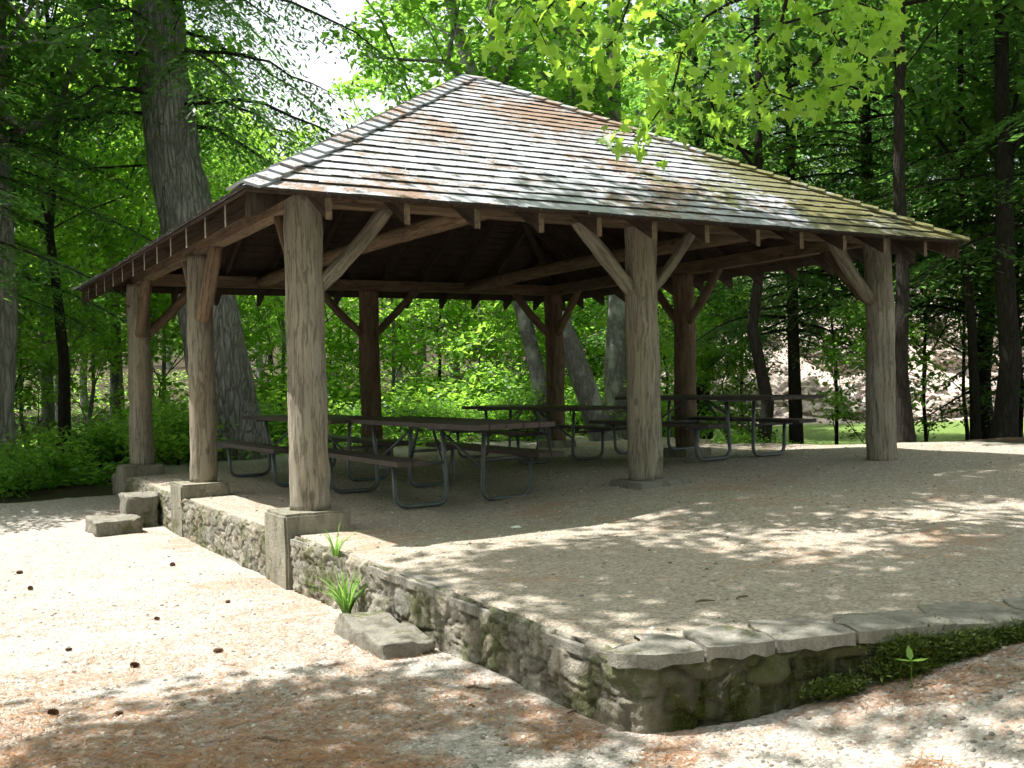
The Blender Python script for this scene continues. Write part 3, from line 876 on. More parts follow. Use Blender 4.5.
def grow(trunk_pts, targets, step=.6, rng=None, up_pen=1.5, sag=.12):
    """connect target points to a trunk: list of nodes, parent index"""
    nodes = [np.array(p, float) for p in trunk_pts]; par = [-1] + list(range(len(trunk_pts) - 1)); nt_ = len(nodes)
    axis_ = nodes[nt_ // 2]
    order = sorted(range(len(targets)), key=lambda i: min(np.linalg.norm(targets[i] - p) for p in nodes[:nt_]))
    ends = []
    for i in order:
        t = targets[i]; NN = np.array(nodes)
        d = np.linalg.norm(NN - t, axis=1) + up_pen * np.maximum(0, NN[:, 2] - t[2] + .3)
        j = int(np.argmin(d)); p = nodes[j]; L = np.linalg.norm(t - p); k = max(1, int(L / step)); cur = j
        for q in range(1, k + 1):
            f = q / k; pt = p + (t - p) * f + np.array([0, 0, -sag * L * f * (1 - f) * .8 + .25 * sag * L * math.sin(f * math.pi)])
            if q < k: pt = pt + rng.normal(0, .07 * L / k, 3)
            nodes.append(pt); par.append(cur); cur = len(nodes) - 1
        ends.append(cur)
    cnt = np.zeros(len(nodes)); 
    for e in ends:
        c = e
        while c >= 0: cnt[c] += 1; c = par[c]
    return np.array(nodes), par, cnt, nt_, ends
def limbs_mesh(nodes, par, cnt, nt_, r0, rmin=.006, seg=5):
    b = MB(); tot = max(cnt.max(), 1)
    rad = np.maximum(rmin, r0 * (cnt / tot) ** .5)
    for i in range(nt_, len(nodes)):
        j = par[i]
        rj = min(rad[j], rad[i] * 1.35) if j >= nt_ else rad[i] * 1.3
        b.tube([nodes[j], nodes[i]], [rj, rad[i]], seg, False)
    return b
def trunk_mesh(pts, r0, r1, flare=1.18, seg=12, wob=.10, seed=0.):
    b = MB(); n = len(pts); fine = []; rad = []
    m = (n - 1) * 4
    P_ = np.array(pts, float)
    for i in range(m + 1):
        t = i / m; k = min(int(t * (n - 1)), n - 2); f = t * (n - 1) - k
        fine.append(P_[k] * (1 - f) + P_[k + 1] * f)
        rr = r0 + (r1 - r0) * t ** .8
        rad.append(rr * (1 + (flare - 1) * math.exp(-fine[-1][2] / (r0 * 2.2))))
    b.tube(fine, rad, seg, True, wob, seed)
    return b

def broad_tree(seed, H, cb, rad, ncl, nlf, lsize, leafm, barkm, r0, lean=(0, 0), clr=.65, name='broadleaf_tree', flatten=.5, tmpl=None):
    rng = np.random.default_rng(seed)
    t = empty(name)
    n = 8; tp = [(lean[0] * i / n + .055 * rng.normal() * (i > 0), lean[1] * i / n + .055 * rng.normal() * (i > 0), -.25 + (H * .86 + .25) * i / n) for i in range(n + 1)]
    trunk_mesh(tp, r0, r0 * .25, seed=seed).build('trunk', M[barkm], t, True)
    cen = []
    while len(cen) < ncl:
        p = rng.uniform(-1, 1, 3); q = np.linalg.norm(p)
        if q > 1 or q < .35: continue
        if rng.random() > .35 + .65 * q: continue
        z = cb + (p[2] + 1) / 2 * (H - cb)
        prof = 1 - .35 * abs(p[2]) 
        cen.append((p[0] * rad * prof + lean[0] * z / H, p[1] * rad * prof + lean[1] * z / H, z))
    cen = np.array(cen)
    nodes, par, cnt, nt_, ends = grow(tp, cen, .8, rng)
    limbs_mesh(nodes, par, cnt, nt_, r0 * .55, .010).build('limbs', M[barkm], t, True)
    C = np.repeat(cen, nlf, axis=0)
    g_ = rng.normal(0, 1, C.shape); g_ /= np.maximum(1e-6, np.linalg.norm(g_, axis=1))[:, None]
    g_ *= (rng.random(len(C)) ** .45)[:, None] * clr
    g_[:, 2] *= flatten; g_[:, 2] -= .15 * (g_[:, 0] ** 2 + g_[:, 1] ** 2) / clr
    V, F = leaves_np(C + g_, lsize, rng, tmpl or (RH_V, RH_F))
    tri_mesh('crown', V, F, M[leafm], t)
    return t

def conifer(seed, H, hb, Rm, nbr, r0, name='hemlock_tree', leaf=.135, droop=.22, mat='hemlock', top_frac=.0, dens=1.0):
    rng = np.random.default_rng(seed); t = empty(name)
    n = 8; tp = [(.05 * rng.normal() * (i > 0), .05 * rng.normal() * (i > 0), -.25 + (H + .1) * i / n) for i in range(n + 1)]
    trunk_mesh(tp, r0, r0 * .12, 1.25, seed=seed).build('trunk', M['dark_bark'], t, True)
    lb = MB(); Cs, Ys = [], []
    for i in range(nbr):
        f = (i + rng.random()) / nbr; z = hb + (H - hb) * f ** 1.1
        L = Rm * (1 - (z - hb) / (H - hb)) ** .75 * rng.uniform(.65, 1.1) + .25
        az = i * 2.399 + rng.normal(0, .3)
        d = np.array([math.cos(az), math.sin(az), 0]); s_ = np.array([-d[1], d[0], 0])
        m = 8; pts = []
        up = rng.uniform(-.05, .22)
        for q in range(m + 1):
            u = q / m; bend = .08 * math.sin(u * 4 + i)
            pts.append(np.array([0, 0, z]) + d * L * u + s_ * L * bend + np.array([0, 0, L * (up * u - droop * 1.5 * u * u)]))
        lb.tube([tuple(p) for p in pts], [max(.005, .018 * L ** .6 * (1 - .85 * q / m)) for q in range(m + 1)], 4, False)
        step = .13 / dens; k = int(L / step)
        for q in range(int(k * .12), k):
            u = (q + rng.random() * .5) / k; j = min(int(u * m), m - 1); p = pts[j] + (pts[j + 1] - pts[j]) * (u * m - j)
            tl = L * .42 * (1 - u) ** .6 * rng.uniform(.5, 1.1) + .12
            for sg in (-1, 1):
                ang = az + sg * rng.uniform(.75, 1.15)
                td = np.array([math.cos(ang), math.sin(ang), -.22 - rng.random() * .25])
                kk = max(2, int(tl / (.062 / dens)))
                w = (np.arange(kk) + .3 * rng.random(kk)) / kk
                pos = p[None] + td[None] * (w * tl)[:, None]
                pos[:, 2] -= .25 * tl * w ** 2
                sgn = np.where(np.arange(kk) % 2 == 0, 1, -1)
                Cs.append(pos); Ys.append(ang + sgn * .75 * (w < .93) + rng.normal(0, .12, kk))
    lb.build('limbs', M['dark_bark'], t)
    C = np.vstack(Cs); Yw = np.concatenate(Ys)
    V, F = leaves_np(C, leaf, rng, (NE_V, NE_F), .30, .28, Yw)
    tri_mesh('crown', V, F, M[mat], t)
    return t

def shrub(seed, H, rad, ncl, nlf, lsize, leafm, name='leafy_shrub', clr=.28):
    rng = np.random.default_rng(seed); t = empty(name)
    tp = [(0, 0, -.15), (.02, 0, .12), (.0, .03, .3)]
    b = MB(); b.tube(tp, [.03, .025, .02], 6)
    cen = []
    while len(cen) < ncl:
        p = rng.uniform(-1, 1, 3)
        if np.linalg.norm(p) > 1: continue
        cen.append((p[0] * rad, p[1] * rad, .12 + (p[2] + 1) / 2 * H))
    cen = np.array(cen)
    nodes, par, cnt, nt_, ends = grow(tp, cen, .35, rng, 1.0)
    lm = limbs_mesh(nodes, par, cnt, nt_, .022, .004, 4)
    b.v += lm.v; off = b.n
    for f in lm.f: b.f.append(tuple(q + off for q in f))
    b.n += lm.n
    b.build('stem', M['dark_bark'], t)
    C = np.repeat(cen, nlf, axis=0); g_ = rng.normal(0, 1, C.shape) * clr * .6; g_[:, 2] *= .5
    P_ = C + g_; P_[:, 2] = np.maximum(P_[:, 2], .04)
    V, F = leaves_np(P_, lsize, rng, (RH_V, RH_F), .3, .5)
    tri_mesh('foliage', V, F, M[leafm], t)
    return t

def put(o, px, d, sc=1.0, rz=None, dz=0.0, label=None, cat='tree', group=None):
    x, y = bearing(px, d)
    o.location = (x, y, float(ground_z(x, y)) + dz - .03)
    o.rotation_euler = (0, 0, random.uniform(0, 6.28) if rz is None else rz)
    o.scale = (sc, sc, sc * random.uniform(.93, 1.07))
    if label: tag(o, label, cat, group)
    return o
used = {}
def inst(key, proto):
    if key not in used: used[key] = 1; return proto
    return copy_tree(proto)

# --- the great pine behind the left side
def great_pine():
    t = empty('pine_tree'); x, y = bearing(232, 17.0); z = float(ground_z(x, y))
    t.location = (x, y, z)
    # leans left: trunk axis points given as (column, row) heights turned into offsets
    lx, ly = -math.cos(YAW), math.sin(YAW)
    prof = [(-.3, 0.0, .70), (.15, 0, .62), (.6, .08, .54), (1.4, .20, .50), (2.4, .36, .475), (3.6, .60, .45), (5.0, .86, .42), (6.5, 1.0, .40), (9, 1.15, .37), (13, 1.3, .30), (18, 1.4, .18)]
    b = MB(); pts = []; rad = []
    for i in range(90):
        zz = -.3 + 18.3 * (i / 89) ** 1.25
        off = np.interp(zz, [p[0] for p in prof], [p[1] for p in prof]); r = np.interp(zz, [p[0] for p in prof], [p[2] for p in prof])
        pts.append((lx * off, ly * off, zz)); rad.append(r)
    b.tube(pts, rad, 72, True, 0, 3)
    V = b.v[0].reshape(90, 72, 3); c = np.array(pts)
    for i in range(90):
        for k in range(72):
            th = 2 * math.pi * k / 72
            q = Vector((math.cos(th) * 2.6, math.sin(th) * 2.6, V[i, k, 2] * .75))
            ds, ps = mn.voronoi(q * 1.35 + Vector((.3 * mn.noise(q * 2), 0, 0)))
            e = min(1, (ds[1] - ds[0]) / .35)
            root = .16 * max(0, mn.noise(Vector((math.cos(th) * 1.6, math.sin(th) * 1.6, 2)))) * math.exp(-max(0, V[i, k, 2]) / .35)
            dirv = (V[i, k] - c[i]); l = np.linalg.norm(dirv)
            V[i, k] = c[i] + dirv / l * (l + .045 * e - .03 + root + .02 * mn.noise(q * 3))
    b.build('trunk', M['pine_bark'], t, True)
    rng = np.random.default_rng(5); lb = MB(); Cs, Ys = [], []
    for i in range(64):
        zz = 5.6 + 11.2 * (i / 64) ** 1.25; off = np.interp(zz, [p[0] for p in prof], [p[1] for p in prof])
        az = i * 2.399 + .5; L = rng.uniform(2.4, 4.6)
        d = np.array([math.cos(az), math.sin(az), 0]); base = np.array([lx * off, ly * off, zz]); m = 8
        pt = [base + d * L * q / m + np.array([0, 0, L * (.12 * q / m - .42 * (q / m) ** 2)]) + rng.normal(0, .04, 3) for q in range(m + 1)]
        lb.tube([tuple(p) for p in pt], [.045 * (1 - .85 * q / m) for q in range(m + 1)], 5, False)
        for q in range(4, int(L / .085)):
            u = q / (L / .085); j = min(int(u * m), m - 1); p = pt[j] + (pt[j + 1] - pt[j]) * (u * m - j)
            for sg in (-1, 1):
                ang = az + sg * rng.uniform(.7, 1.2); tl = rng.uniform(.3, .95)
                td = np.array([math.cos(ang), math.sin(ang), -.55 - rng.random() * .5]); kk = int(tl / .05)
                w = np.arange(kk) / kk; pos = p + td * (w * tl)[:, None]; pos[:, 2] -= .3 * w ** 2
                Cs.append(pos); Ys.append(ang + np.where(np.arange(kk) % 2 == 0, .7, -.7) + rng.normal(0, .2, kk))
    lb.build('limbs', M['dark_bark'], t)
    V, F = leaves_np(np.vstack(Cs), .115, rng, (NE_V, NE_F), .45, .35, np.concatenate(Ys))
    tri_mesh('crown', V, F, M['hemlock'], t)
    tag(t, 'huge furrowed pine trunk leaning left behind the left side of the pavilion', 'tree')
great_pine()

# --- prototypes
bright = broad_tree(31, 12.5, 2.2, 3.6, 150, 85, .17, 'bright_leaf', 'grey_bark', .16)
mid = broad_tree(32, 14.0, 3.0, 4.0, 170, 85, .18, 'broad_leaf', 'grey_bark', .20)
deep = broad_tree(33, 13.0, 2.6, 3.8, 160, 85, .18, 'deep_leaf', 'dark_bark', .19)
young = broad_tree(34, 6.0, .7, 1.9, 75, 65, .125, 'bright_leaf', 'grey_bark', .05, clr=.5, name='young_tree')
young2 = broad_tree(35, 5.0, .5, 1.7, 65, 65, .125, 'broad_leaf', 'dark_bark', .045, clr=.5, name='young_tree')
sparse = broad_tree(36, 7.5, .8, 2.2, 48, 34, .12, 'bright_leaf', 'dark_bark', .05, clr=.5, name='young_tree')
hem = conifer(41, 14.0, 1.6, 3.4, 95, .17)
hem2 = conifer(42, 17.0, 3.6, 3.9, 100, .21)
shA = shrub(51, 1.15, .8, 40, 34, .125, 'bright_leaf')
shB = shrub(52, .85, .7, 40, 42, .085, 'broad_leaf')

# --- trunks one can tell apart
def bare_trunk_tree(px, d, base_r, H, lean_px, crown_key, label, bark, seed, cb, group=None, rad=3.2, ncl=90, leafm='broad_leaf', dz=0):
    """a tall tree with a clear bole; lean given sideways in metres over its height"""
    x, y = bearing(px, d)
    lx, ly = math.cos(YAW) * lean_px, -math.sin(YAW) * lean_px
    t = broad_tree(seed, H, cb, rad, ncl, 60, .18, leafm, bark, base_r, (lx, ly), name='tall_tree')
    t.location = (x, y, float(ground_z(x, y)) + dz)
    tag(t, label, 'tree', group)
    return t
bare_trunk_tree(542, 19.5, .18, 13, -1.1, 0, 'slim grey tree trunk just left of the far corner post', 'grey_bark', 61, 5.0)
bare_trunk_tree(607, 19.0, .24, 14, -4.0, 0, 'grey tree trunk leaning left between the far corner post and the upright grey trunk', 'grey_bark', 62, 5.2)
bare_trunk_tree(619, 20.2, .27, 15, .1, 0, 'stout upright grey trunk just left of the thick notched post', 'grey_bark', 63, 5.2)
bare_trunk_tree(906, 14.9, .13, 12, .0, 0, 'dark tree trunk just right of the front right corner post', 'dark_bark', 64, 5.2, leafm='deep_leaf')
bare_trunk_tree(1000, 16.2, .19, 14, .4, 0, 'tall dark tree trunk at the right edge of the photo', 'dark_bark', 65, 5.0, leafm='deep_leaf')
bare_trunk_tree(974, 17.8, .10, 12, -.2, 0, 'thin dark trunk just left of the tall dark trunk at the right edge', 'dark_bark', 66, 5.0, leafm='deep_leaf', ncl=50)
bare_trunk_tree(-2, 15.5, .22, 13, .3, 0, 'brown tree trunk at the left edge of the photo', 'pine_bark', 67, 5.0, leafm='deep_leaf')
bare_trunk_tree(62, 17.5, .12, 10, -.1, 0, 'thin dark trunk among shrubs left of the rear corner post', 'dark_bark', 68, 4.2, leafm='broad_leaf', ncl=60)
bare_trunk_tree(757, 17.6, .13, 12, .2, 0, 'dark trunk behind the right picnic table', 'dark_bark', 69, 5.0, leafm='deep_leaf', ncl=70)

# --- forest rows
GL = {'b': (bright, 'bright green broadleaf tree in the wood behind the pavilion', 'bright broadleaf trees of the wood'),
      'm': (mid, 'mid green broadleaf tree in the wood behind the pavilion', 'mid green broadleaf trees of the wood'),
      'd': (deep, 'deep green shaded broadleaf tree in the wood behind the pavilion', 'deep green broadleaf trees of the wood'),
      'h': (hem, 'dark drooping hemlock in the wood with branches low down', 'low branched hemlocks of the wood'),
      'H': (hem2, 'tall dark hemlock in the wood with a bare lower trunk', 'tall hemlocks of the wood'),
      'y': (young, 'bright leafy young tree in the undergrowth behind the pavilion', 'bright young trees of the undergrowth'),
      's': (sparse, 'thin leafy young tree screening the rocky bank at the right', 'thin young trees at the right'),
      'Y': (young2, 'mid green young tree in the undergrowth behind the pavilion', 'mid green young trees of the undergrowth')}
FOREST = [  # column, depth, kind, scale
 # left edge of the view
 (-150, 15.5, 'H', .9), (-95, 14.6, 'H', 1.0), (45, 20.5, 'b', .9), (118, 23.5, 'b', .95), (985, 22.5, 'H', 1.05), (1060, 17.5, 'H', 1.1), (880, 27, 'H', 1.3), (-60, 21, 'h', 1.), (95, 22, 'y', 1.1), (20, 19, 'y', .9), (-40, 18, 'Y', 1.0), (120, 26, 'b', .85), (165, 24, 'y', 1.3),
 (-90, 30, 'm', 1.), (0, 33, 'b', 1.), (85, 36, 'b', .9), (60, 29, 'm', .8), (150, 38, 'm', .85), (215, 30, 'b', .85), (235, 42, 'b', 1.),
 # behind the pavilion
 (285, 24, 'y', 1.2), (330, 27, 'Y', 1.3), (300, 36, 'b', .8), (395, 25, 'y', 1.15), (440, 27, 'Y', 1.3), (480, 24, 'y', 1.1), (520, 28, 'y', 1.3),
 (420, 36, 'm', .75), (455, 31, 'm', .95), (500, 38, 'b', 1.05), (560, 25, 'Y', 1.2), (590, 29, 'y', 1.3), (545, 33, 'm', 1.0), (600, 36, 'b', 1.1), (640, 26, 'y', 1.1), (665, 24.5, 'Y', 1.1),
 (645, 32, 'b', 1.05), (690, 40, 'b', 1.1), (400, 48, 'm', .9), (560, 48, 'm', 1.2), (480, 56, 'b', 1.2), (640, 55, 'm', 1.2), (260, 52, 'm', 1.0),
 # right side
 (705, 24, 'H', .95), (795, 19.5, 'H', .72), (873, 21, 'H', 1.0), (1045, 20, 'H', 1.1), (742, 22, 's', 1.), (925, 21, 's', 1.), (965, 24, 's', 1.1), (835, 23, 's', 1.), (1020, 19, 's', 1.), (1100, 19, 'h', 1.), (1130, 24, 'H', 1.),
 (870, 17.2, 'Y', .62), (725, 20.5, 'Y', .7), (690, 19.5, 'y', .6),
 (770, 66, 'h', 1.2), (840, 67, 'd', 1.4), (930, 66, 'h', 1.2), (1050, 67, 'd', 1.4), (730, 62, 'm', 1.3), (1000, 66, 'm', 1.4), (880, 68, 'm', 1.5), (1100, 66, 'm', 1.4)]
rf = random.Random(3)
for i in range(26):
    FOREST.append((-160 + i * 52 + rf.uniform(-18, 18), rf.uniform(66, 92), rf.choice('bmdh'), rf.uniform(.85, 1.15)))
for (px, d, kd, sc) in FOREST:
    pr, lb, gp = GL[kd]
    put(inst(kd, pr), px, d, sc, None, 0, lb, 'tree', gp)

# --- the wood goes on beside and behind the viewer
GB = 'trees of the wood around the clearing'
rb = random.Random(17)
AR = [(a_, rb.uniform(9.5, 12.5)) for a_ in range(70, 300, 16)] + [(a_, rb.uniform(15, 20)) for a_ in range(62, 312, 13)]
for a_, r_ in AR:
    th = YAW + R(a_ + rb.uniform(-4, 4)); x, y = CAM[0] + math.sin(th) * r_, CAM[1] + math.cos(th) * r_
    if x < 11 and y > -2.5 and x > -9: continue
    if y > -6 and x < 0 and r_ < 13: r_ = 13; x, y = CAM[0] + math.sin(th) * r_, CAM[1] + math.cos(th) * r_
    kd = rb.choice('mdhd'); o = inst(kd, GL[kd][0]); o.location = (x, y, float(ground_z(x, y)) - .05); o.rotation_euler = (0, 0, rb.uniform(0, 6)); sc = rb.uniform(.8, 1.0); o.scale = (sc,) * 3
    tag(o, ('drooping hemlock' if kd == 'h' else 'broadleaf tree') + ' of the wood around the clearing, outside the photo', 'tree', GB + (' of hemlock' if kd == 'h' else ''))

# --- shrubs along the edge of the wood
SH = []
for i in range(9): SH.append((-60 + i * 14 + rf.uniform(-6, 6), rf.uniform(13.6, 16.0), rf.choice('AAB'), rf.uniform(.35, .9)))
for i in range(5): SH.append((62 + i * 16, rf.uniform(17.5, 18.5), rf.choice('AB'), rf.uniform(.6, .9)))
for i in range(13): SH.append((150 + i * 42 + rf.uniform(-9, 9), rf.uniform(19.2, 21.5), rf.choice('AB'), rf.uniform(.7, 1.15)))
for i in range(11): SH.append((250 + i * 38 + rf.uniform(-9, 9), rf.uniform(22.2, 25.0), rf.choice('AB'), rf.uniform(1.0, 1.5)))
SH += [(176, 15.6, 'A', .75), (188, 16.2, 'B', .8), (165, 16.8, 'A', .9), (775, 17.5, 'B', .5), (735, 17.2, 'B', .6)]
for (px, d, kd, sc) in SH:
    pr = shA if kd == 'A' else shB
    side = 'beside the lower ground at the left' if px < 200 else 'along the wood edge behind the pavilion'
    put(inst('s' + kd, pr), px, d, sc, None, 0, ('bright leafy shrub ' if kd == 'A' else 'mid green leafy shrub ') + side, 'shrub',
        ('bright' if kd == 'A' else 'mid green') + ' shrubs ' + side)

# --- overhead maple: its trunk stands right of the view, one limb hangs into it
def overhead_maple():
    rng = np.random.default_rng(77); t = empty('maple_tree', (6.6, -5.2, 0))
    base = np.array([6.6, -5.2, 0])
    tp = [(0, 0, -.3), (0, .02, 1), (-.06, .05, 2.2), (-.15, .1, 3.4), (-.3, .2, 4.8), (-.45, .35, 6.2), (-.6, .5, 8), (-.7, .6, 10)]
    trunk_mesh(tp, .24, .08, 1.4, 14, .1, 2).build('trunk', M['grey_bark'], t, True)
    cl = []
    # hanging sprays, given as world points
    def P3(px, row, d):
        x, y = bearing(px, d); return np.array([x, y, CAM[2] + (380 - row) / FPX * d]) - base
    hang = [(505, 35, 7.6), (545, 22, 7.6), (590, 8, 7.4), (600, 62, 7.4), (625, 40, 7.3), (640, 0, 7.3), (600, 85, 7.5), (655, 128, 7.2), (638, 138, 7.2), (690, 55, 7.2), (715, 20, 7.1),
            (680, 95, 7.2), (720, 85, 7.1), (745, 118, 7.0), (765, 60, 7.0), (700, 120, 7.1), (790, 30, 6.9), (775, 95, 6.9), (810, 70, 6.9), (830, 20, 6.8), (850, 55, 6.8), (865, 10, 6.7), (835, 95, 6.8),
            (870, 88, 6.7), (885, 45, 6.7), (745, 5, 7.0), (660, 60, 7.3), (560, 55, 7.6), (805, 108, 6.9), (895, 20, 6.7), (570, -5, 7.5), (620, -25, 7.3), (680, -15, 7.2), (800, -10, 6.9), (850, -30, 6.8), (530, 5, 7.6)]
    H1 = [P3(*h) for h in hang]
    high = []
    for _ in range(760):
        p = rng.uniform(-1, 1, 3)
        if np.linalg.norm(p) > 1: continue
        c_ = np.array([1.7 + p[0] * 5.0, -.8 + p[1] * 1.85, 9.0 + p[2] * 1.5])
        h_ = c_ + (c_[2] - 3.7) * np.array([.36, -.24, -1])
        if .2 < h_[0] < 4.2 and -3.1 < h_[1] < -1.15 and rng.random() < .97: continue
        high.append(c_ - base)
    for _ in range(520):
        p = rng.uniform(-1, 1, 3)
        if np.linalg.norm(p) > 1: continue
        if rng.random() < .25: continue
        high.append(np.array([1.2 + p[0] * 4.0, -3.0 + p[1] * 1.6, 8.6 + p[2] * 1.2]) - base)
    guide = [np.array(q) - base for q in [(5.6, -4.2, 6.6), (4.6, -3.3, 6.5), (3.6, -2.7, 6.0), (2.6, -2.3, 5.5), (1.7, -2.0, 5.1)]]
    nodes, par, cnt, nt_, ends = grow(tp, high, .5, rng, 1.5, .10)
    lm = limbs_mesh(nodes, par, cnt, nt_, .10, .003, 6)
    chain = [np.array(tp[5])] + [guide[0] * .4 + np.array(tp[5]) * .6] + guide + [np.array(q) - base for q in [(2.2, -2.15, 4.7), (2.4, -2.1, 4.3)]]
    lm.tube([tuple(q) for q in chain], [.05, .045, .04, .035, .03, .026, .022, .016, .010], 7, True)
    nodes, par, cnt, nt_, ends = grow([tuple(q) for q in chain[2:]], H1, .35, rng, -.15, .10)
    l2 = limbs_mesh(nodes, par, cnt, nt_, .022, .003, 5)
    lm.v += l2.v; lm.f += [tuple(q + lm.n for q in f) for f in l2.f]; lm.n += l2.n
    lm.build('limbs', M['dark_bark'], t, True)
    C1 = np.repeat(np.array(H1), 20, axis=0) + rng.normal(0, 1, (20 * len(H1), 3)) * np.array([.11, .11, .075])
    C2 = np.repeat(np.array(high), 80, axis=0) + rng.normal(0, 1, (80 * len(high), 3)) * np.array([.36, .36, .20])
    V1, F1 = leaves_np(C1, .096, rng, (ML_V, ML_F), .75, .6, None, .32)
    V2, F2 = leaves_np(C2, .15, rng, (RH_V, RH_F), .3, .5)
    V = np.vstack([V1, V2]); F = np.vstack([F1, F2 + len(V1)])
    tri_mesh('crown', V, F, M['maple_leaf'], t)
    tag(t, 'maple whose sunlit yellow-green branch hangs in front of the shingle roof', 'tree')
overhead_maple()

# --- tree standing left of the view whose crown shades the near sand
def side_tree():
    rng = np.random.default_rng(78); base = np.array([-7.2, -3.4, -.4]); t = empty('broadleaf_tree', tuple(base))
    tp = [(0, 0, -.3), (0, .02, 1), (.05, .05, 2.2), (.1, 0, 3.4), (.2, -.1, 4.8), (.3, -.2, 6.2), (.4, -.3, 8)]
    trunk_mesh(tp, .22, .07, 1.4, 14, .1, 4).build('trunk', M['grey_bark'], t, True)
    high = []
    for _ in range(75):
        p = rng.uniform(-1, 1, 3)
        if np.linalg.norm(p) > 1: continue
        high.append(np.array([-4.1 + p[0] * 1.5, -1.9 + p[1] * .7, 7.2 + p[2] * 1.1]) - base)
    nodes, par, cnt, nt_, ends = grow(tp, high, .6, rng, .2, .10)
    limbs_mesh(nodes, par, cnt, nt_, .10, .006, 5).build('limbs', M['grey_bark'], t, True)
    C2 = np.repeat(np.array(high), 38, axis=0) + rng.normal(0, 1, (38 * len(high), 3)) * np.array([.34, .34, .20])
    V, F = leaves_np(C2, .15, rng, (RH_V, RH_F), .3, .5)
    tri_mesh('crown', V, F, M['broad_leaf'], t)
    tag(t, 'broadleaf tree left of the view that throws leaf shade on the near sand', 'tree')
side_tree()

# low leafy ground cover under the trees
rng = np.random.default_rng(64); n = 60000
pxs = rng.uniform(-80, 1100, n); ds = 14.5 + 45 * rng.random(n) ** 1.6
lat = (pxs - 512) / FPX * ds; x = CAM[0] + math.sin(YAW) * ds + math.cos(YAW) * lat; y = CAM[1] + math.cos(YAW) * ds - math.sin(YAW) * lat
okk = ((y > 8.4) | (x > 10.2) | ((x < -4.5) & (y > 5))) & ~(pxs > 640)
okk &= np.array([n2(a, b_, .6, 3.) + .4 * n2(a, b_, 2.5, 8.) for a, b_ in zip(x, y)]) > -.12
x, y, ds = x[okk], y[okk], ds[okk]; z = ground_z(x, y) + .04 + .22 * rng.random(len(x)) ** 1.5
V, F = leaves_np(np.stack([x, y, z], -1), .13, rng, (RH_V, RH_F), .1, .5)
tag(tri_mesh('ground_cover', V, F, M['broad_leaf']), 'low leafy plants covering the floor of the wood', 'ground cover', kind='stuff')

# ------------------------------------------------------------------ ground litter
# pine cones
def cone_mesh():
    b = MB(); n = 70
    b.tube([(0, 0, -.035), (0, 0, 0), (0, 0, .035)], [.010, .016, .006], 7)
    for i in range(n):
        t = i / n; z = -.036 + .072 * t; r = .021 * math.sin(math.pi * (.12 + .82 * t)) ** .7
        a = i * 2.399; d = np.array([math.cos(a), math.sin(a), 0]); s_ = np.array([-d[1], d[0], 0])
        p = np.array([0, 0, z]); w = .0075
        b.add([p + d * r * .5 - s_ * w, p + d * r * .5 + s_ * w, p + d * (r + .006) + s_ * w * .7 + np.array([0, 0, .006]), p + d * (r + .009) + np.array([0, 0, .007]), p + d * (r + .006) - s_ * w * .7 + np.array([0, 0, .006]), p + d * r * .5 - np.array([0, 0, .004])],
              [(0, 1, 2, 3, 4), (0, 4, 3, 5), (5, 3, 2, 1)])
    o = b.build('pine_cone', M['cone']); return o
c0 = cone_mesh()
from math import sin, cos
def pix_to_ground(px, row, z0=-.35):
    z = z0
    for _ in range(6):
        hor = 381.5 - .0259 * (px - 512)
        d = (CAM[2] - z) * FPX / (row - hor); x, y = bearing(px, d)
        z = float(ground_z(x, y)) + .022 * n2(x, y, 1.1, 3.) + .011 * n2(x, y, 3.7, 9.)
    return x, y, z
CONES = [(44, 716, 'large pine cone on the sand nearest the lower left corner'), (127, 668, 'pine cone on bright sand right of the lowest left cones'), (211, 653, 'pine cone on bright sand beyond the leaf shade'),
         (15, 574, 'pine cone near the left edge, farthest up the sand'), (25, 590, 'pine cone near the left edge just in front of the farthest one'), (110, 716, 'small pale pine cone in the near left sand'),
         (151, 620, 'small pine cone in the middle of the bright sand'), (168, 566, 'pine cone on the needle drift near the wall'), (62, 651, 'small cone alone on bright sand at the left'), (222, 603, 'small cone on bright sand below the wall')]
for i, (px, row, lb) in enumerate(CONES):
    o = c0 if i == 0 else c0.copy()
    if i: COL.objects.link(o)
    x, y, z = pix_to_ground(px, row)
    sc = .48 if i in (5, 6, 8, 9) else .68
    o.scale = (sc,) * 3
    o.location = (x, y, z + .022 * sc); o.rotation_euler = (math.pi / 2 + random.uniform(-.1, .1), random.uniform(0, 1), random.uniform(0, 6))
    tag(o, lb, 'pine cone', 'pine cones on the sand')
# twigs
for i, (px, row, L_, lb) in enumerate([(262, 742, .16, 'short dark curled twig in the leaf shade at the bottom'), (700, 604, .10, 'small dark twig on the terrace gravel'), (738, 601, .09, 'second small twig on the terrace gravel, right of the other'),
                                       (575, 712, .15, 'thin bent twig on needles below the terrace corner'), (470, 690, .12, 'pale twig beside the wall foot right of the stone step')]):
    if row < 650: x, y = bearing(px, CAM[2] * FPX / (row - 376)); z = float(terr_z(x, y)) + .008
    else: x, y, z = pix_to_ground(px, row)
    b = MB(); a = random.uniform(-.6, .6)
    b.tube([(-L_ / 2, 0, 0), (-L_ * .2, .012, .006), (L_ * .15, -.006, .008), (L_ / 2, .015, .002)], [.004, .006, .005, .002], 6)
    o = b.build('twig', M['twig']); o.location = (x, y, z + .006); o.rotation_euler = (0, 0, a - .5); tag(o, lb, 'twig')
x, y = bearing(512, 1.11 * FPX / (528 - 381))
b = MB(); b.add([(-.04, -.02, .004), (.035, -.025, .002), (.045, .02, .012), (-.03, .03, .006), (0, 0, .018), (-.04, -.02, .0), (.035, -.025, -.002), (.045, .02, .008), (-.03, .03, .002)], [(0, 1, 4), (1, 2, 4), (2, 3, 4), (3, 0, 4), (5, 8, 7, 6)])
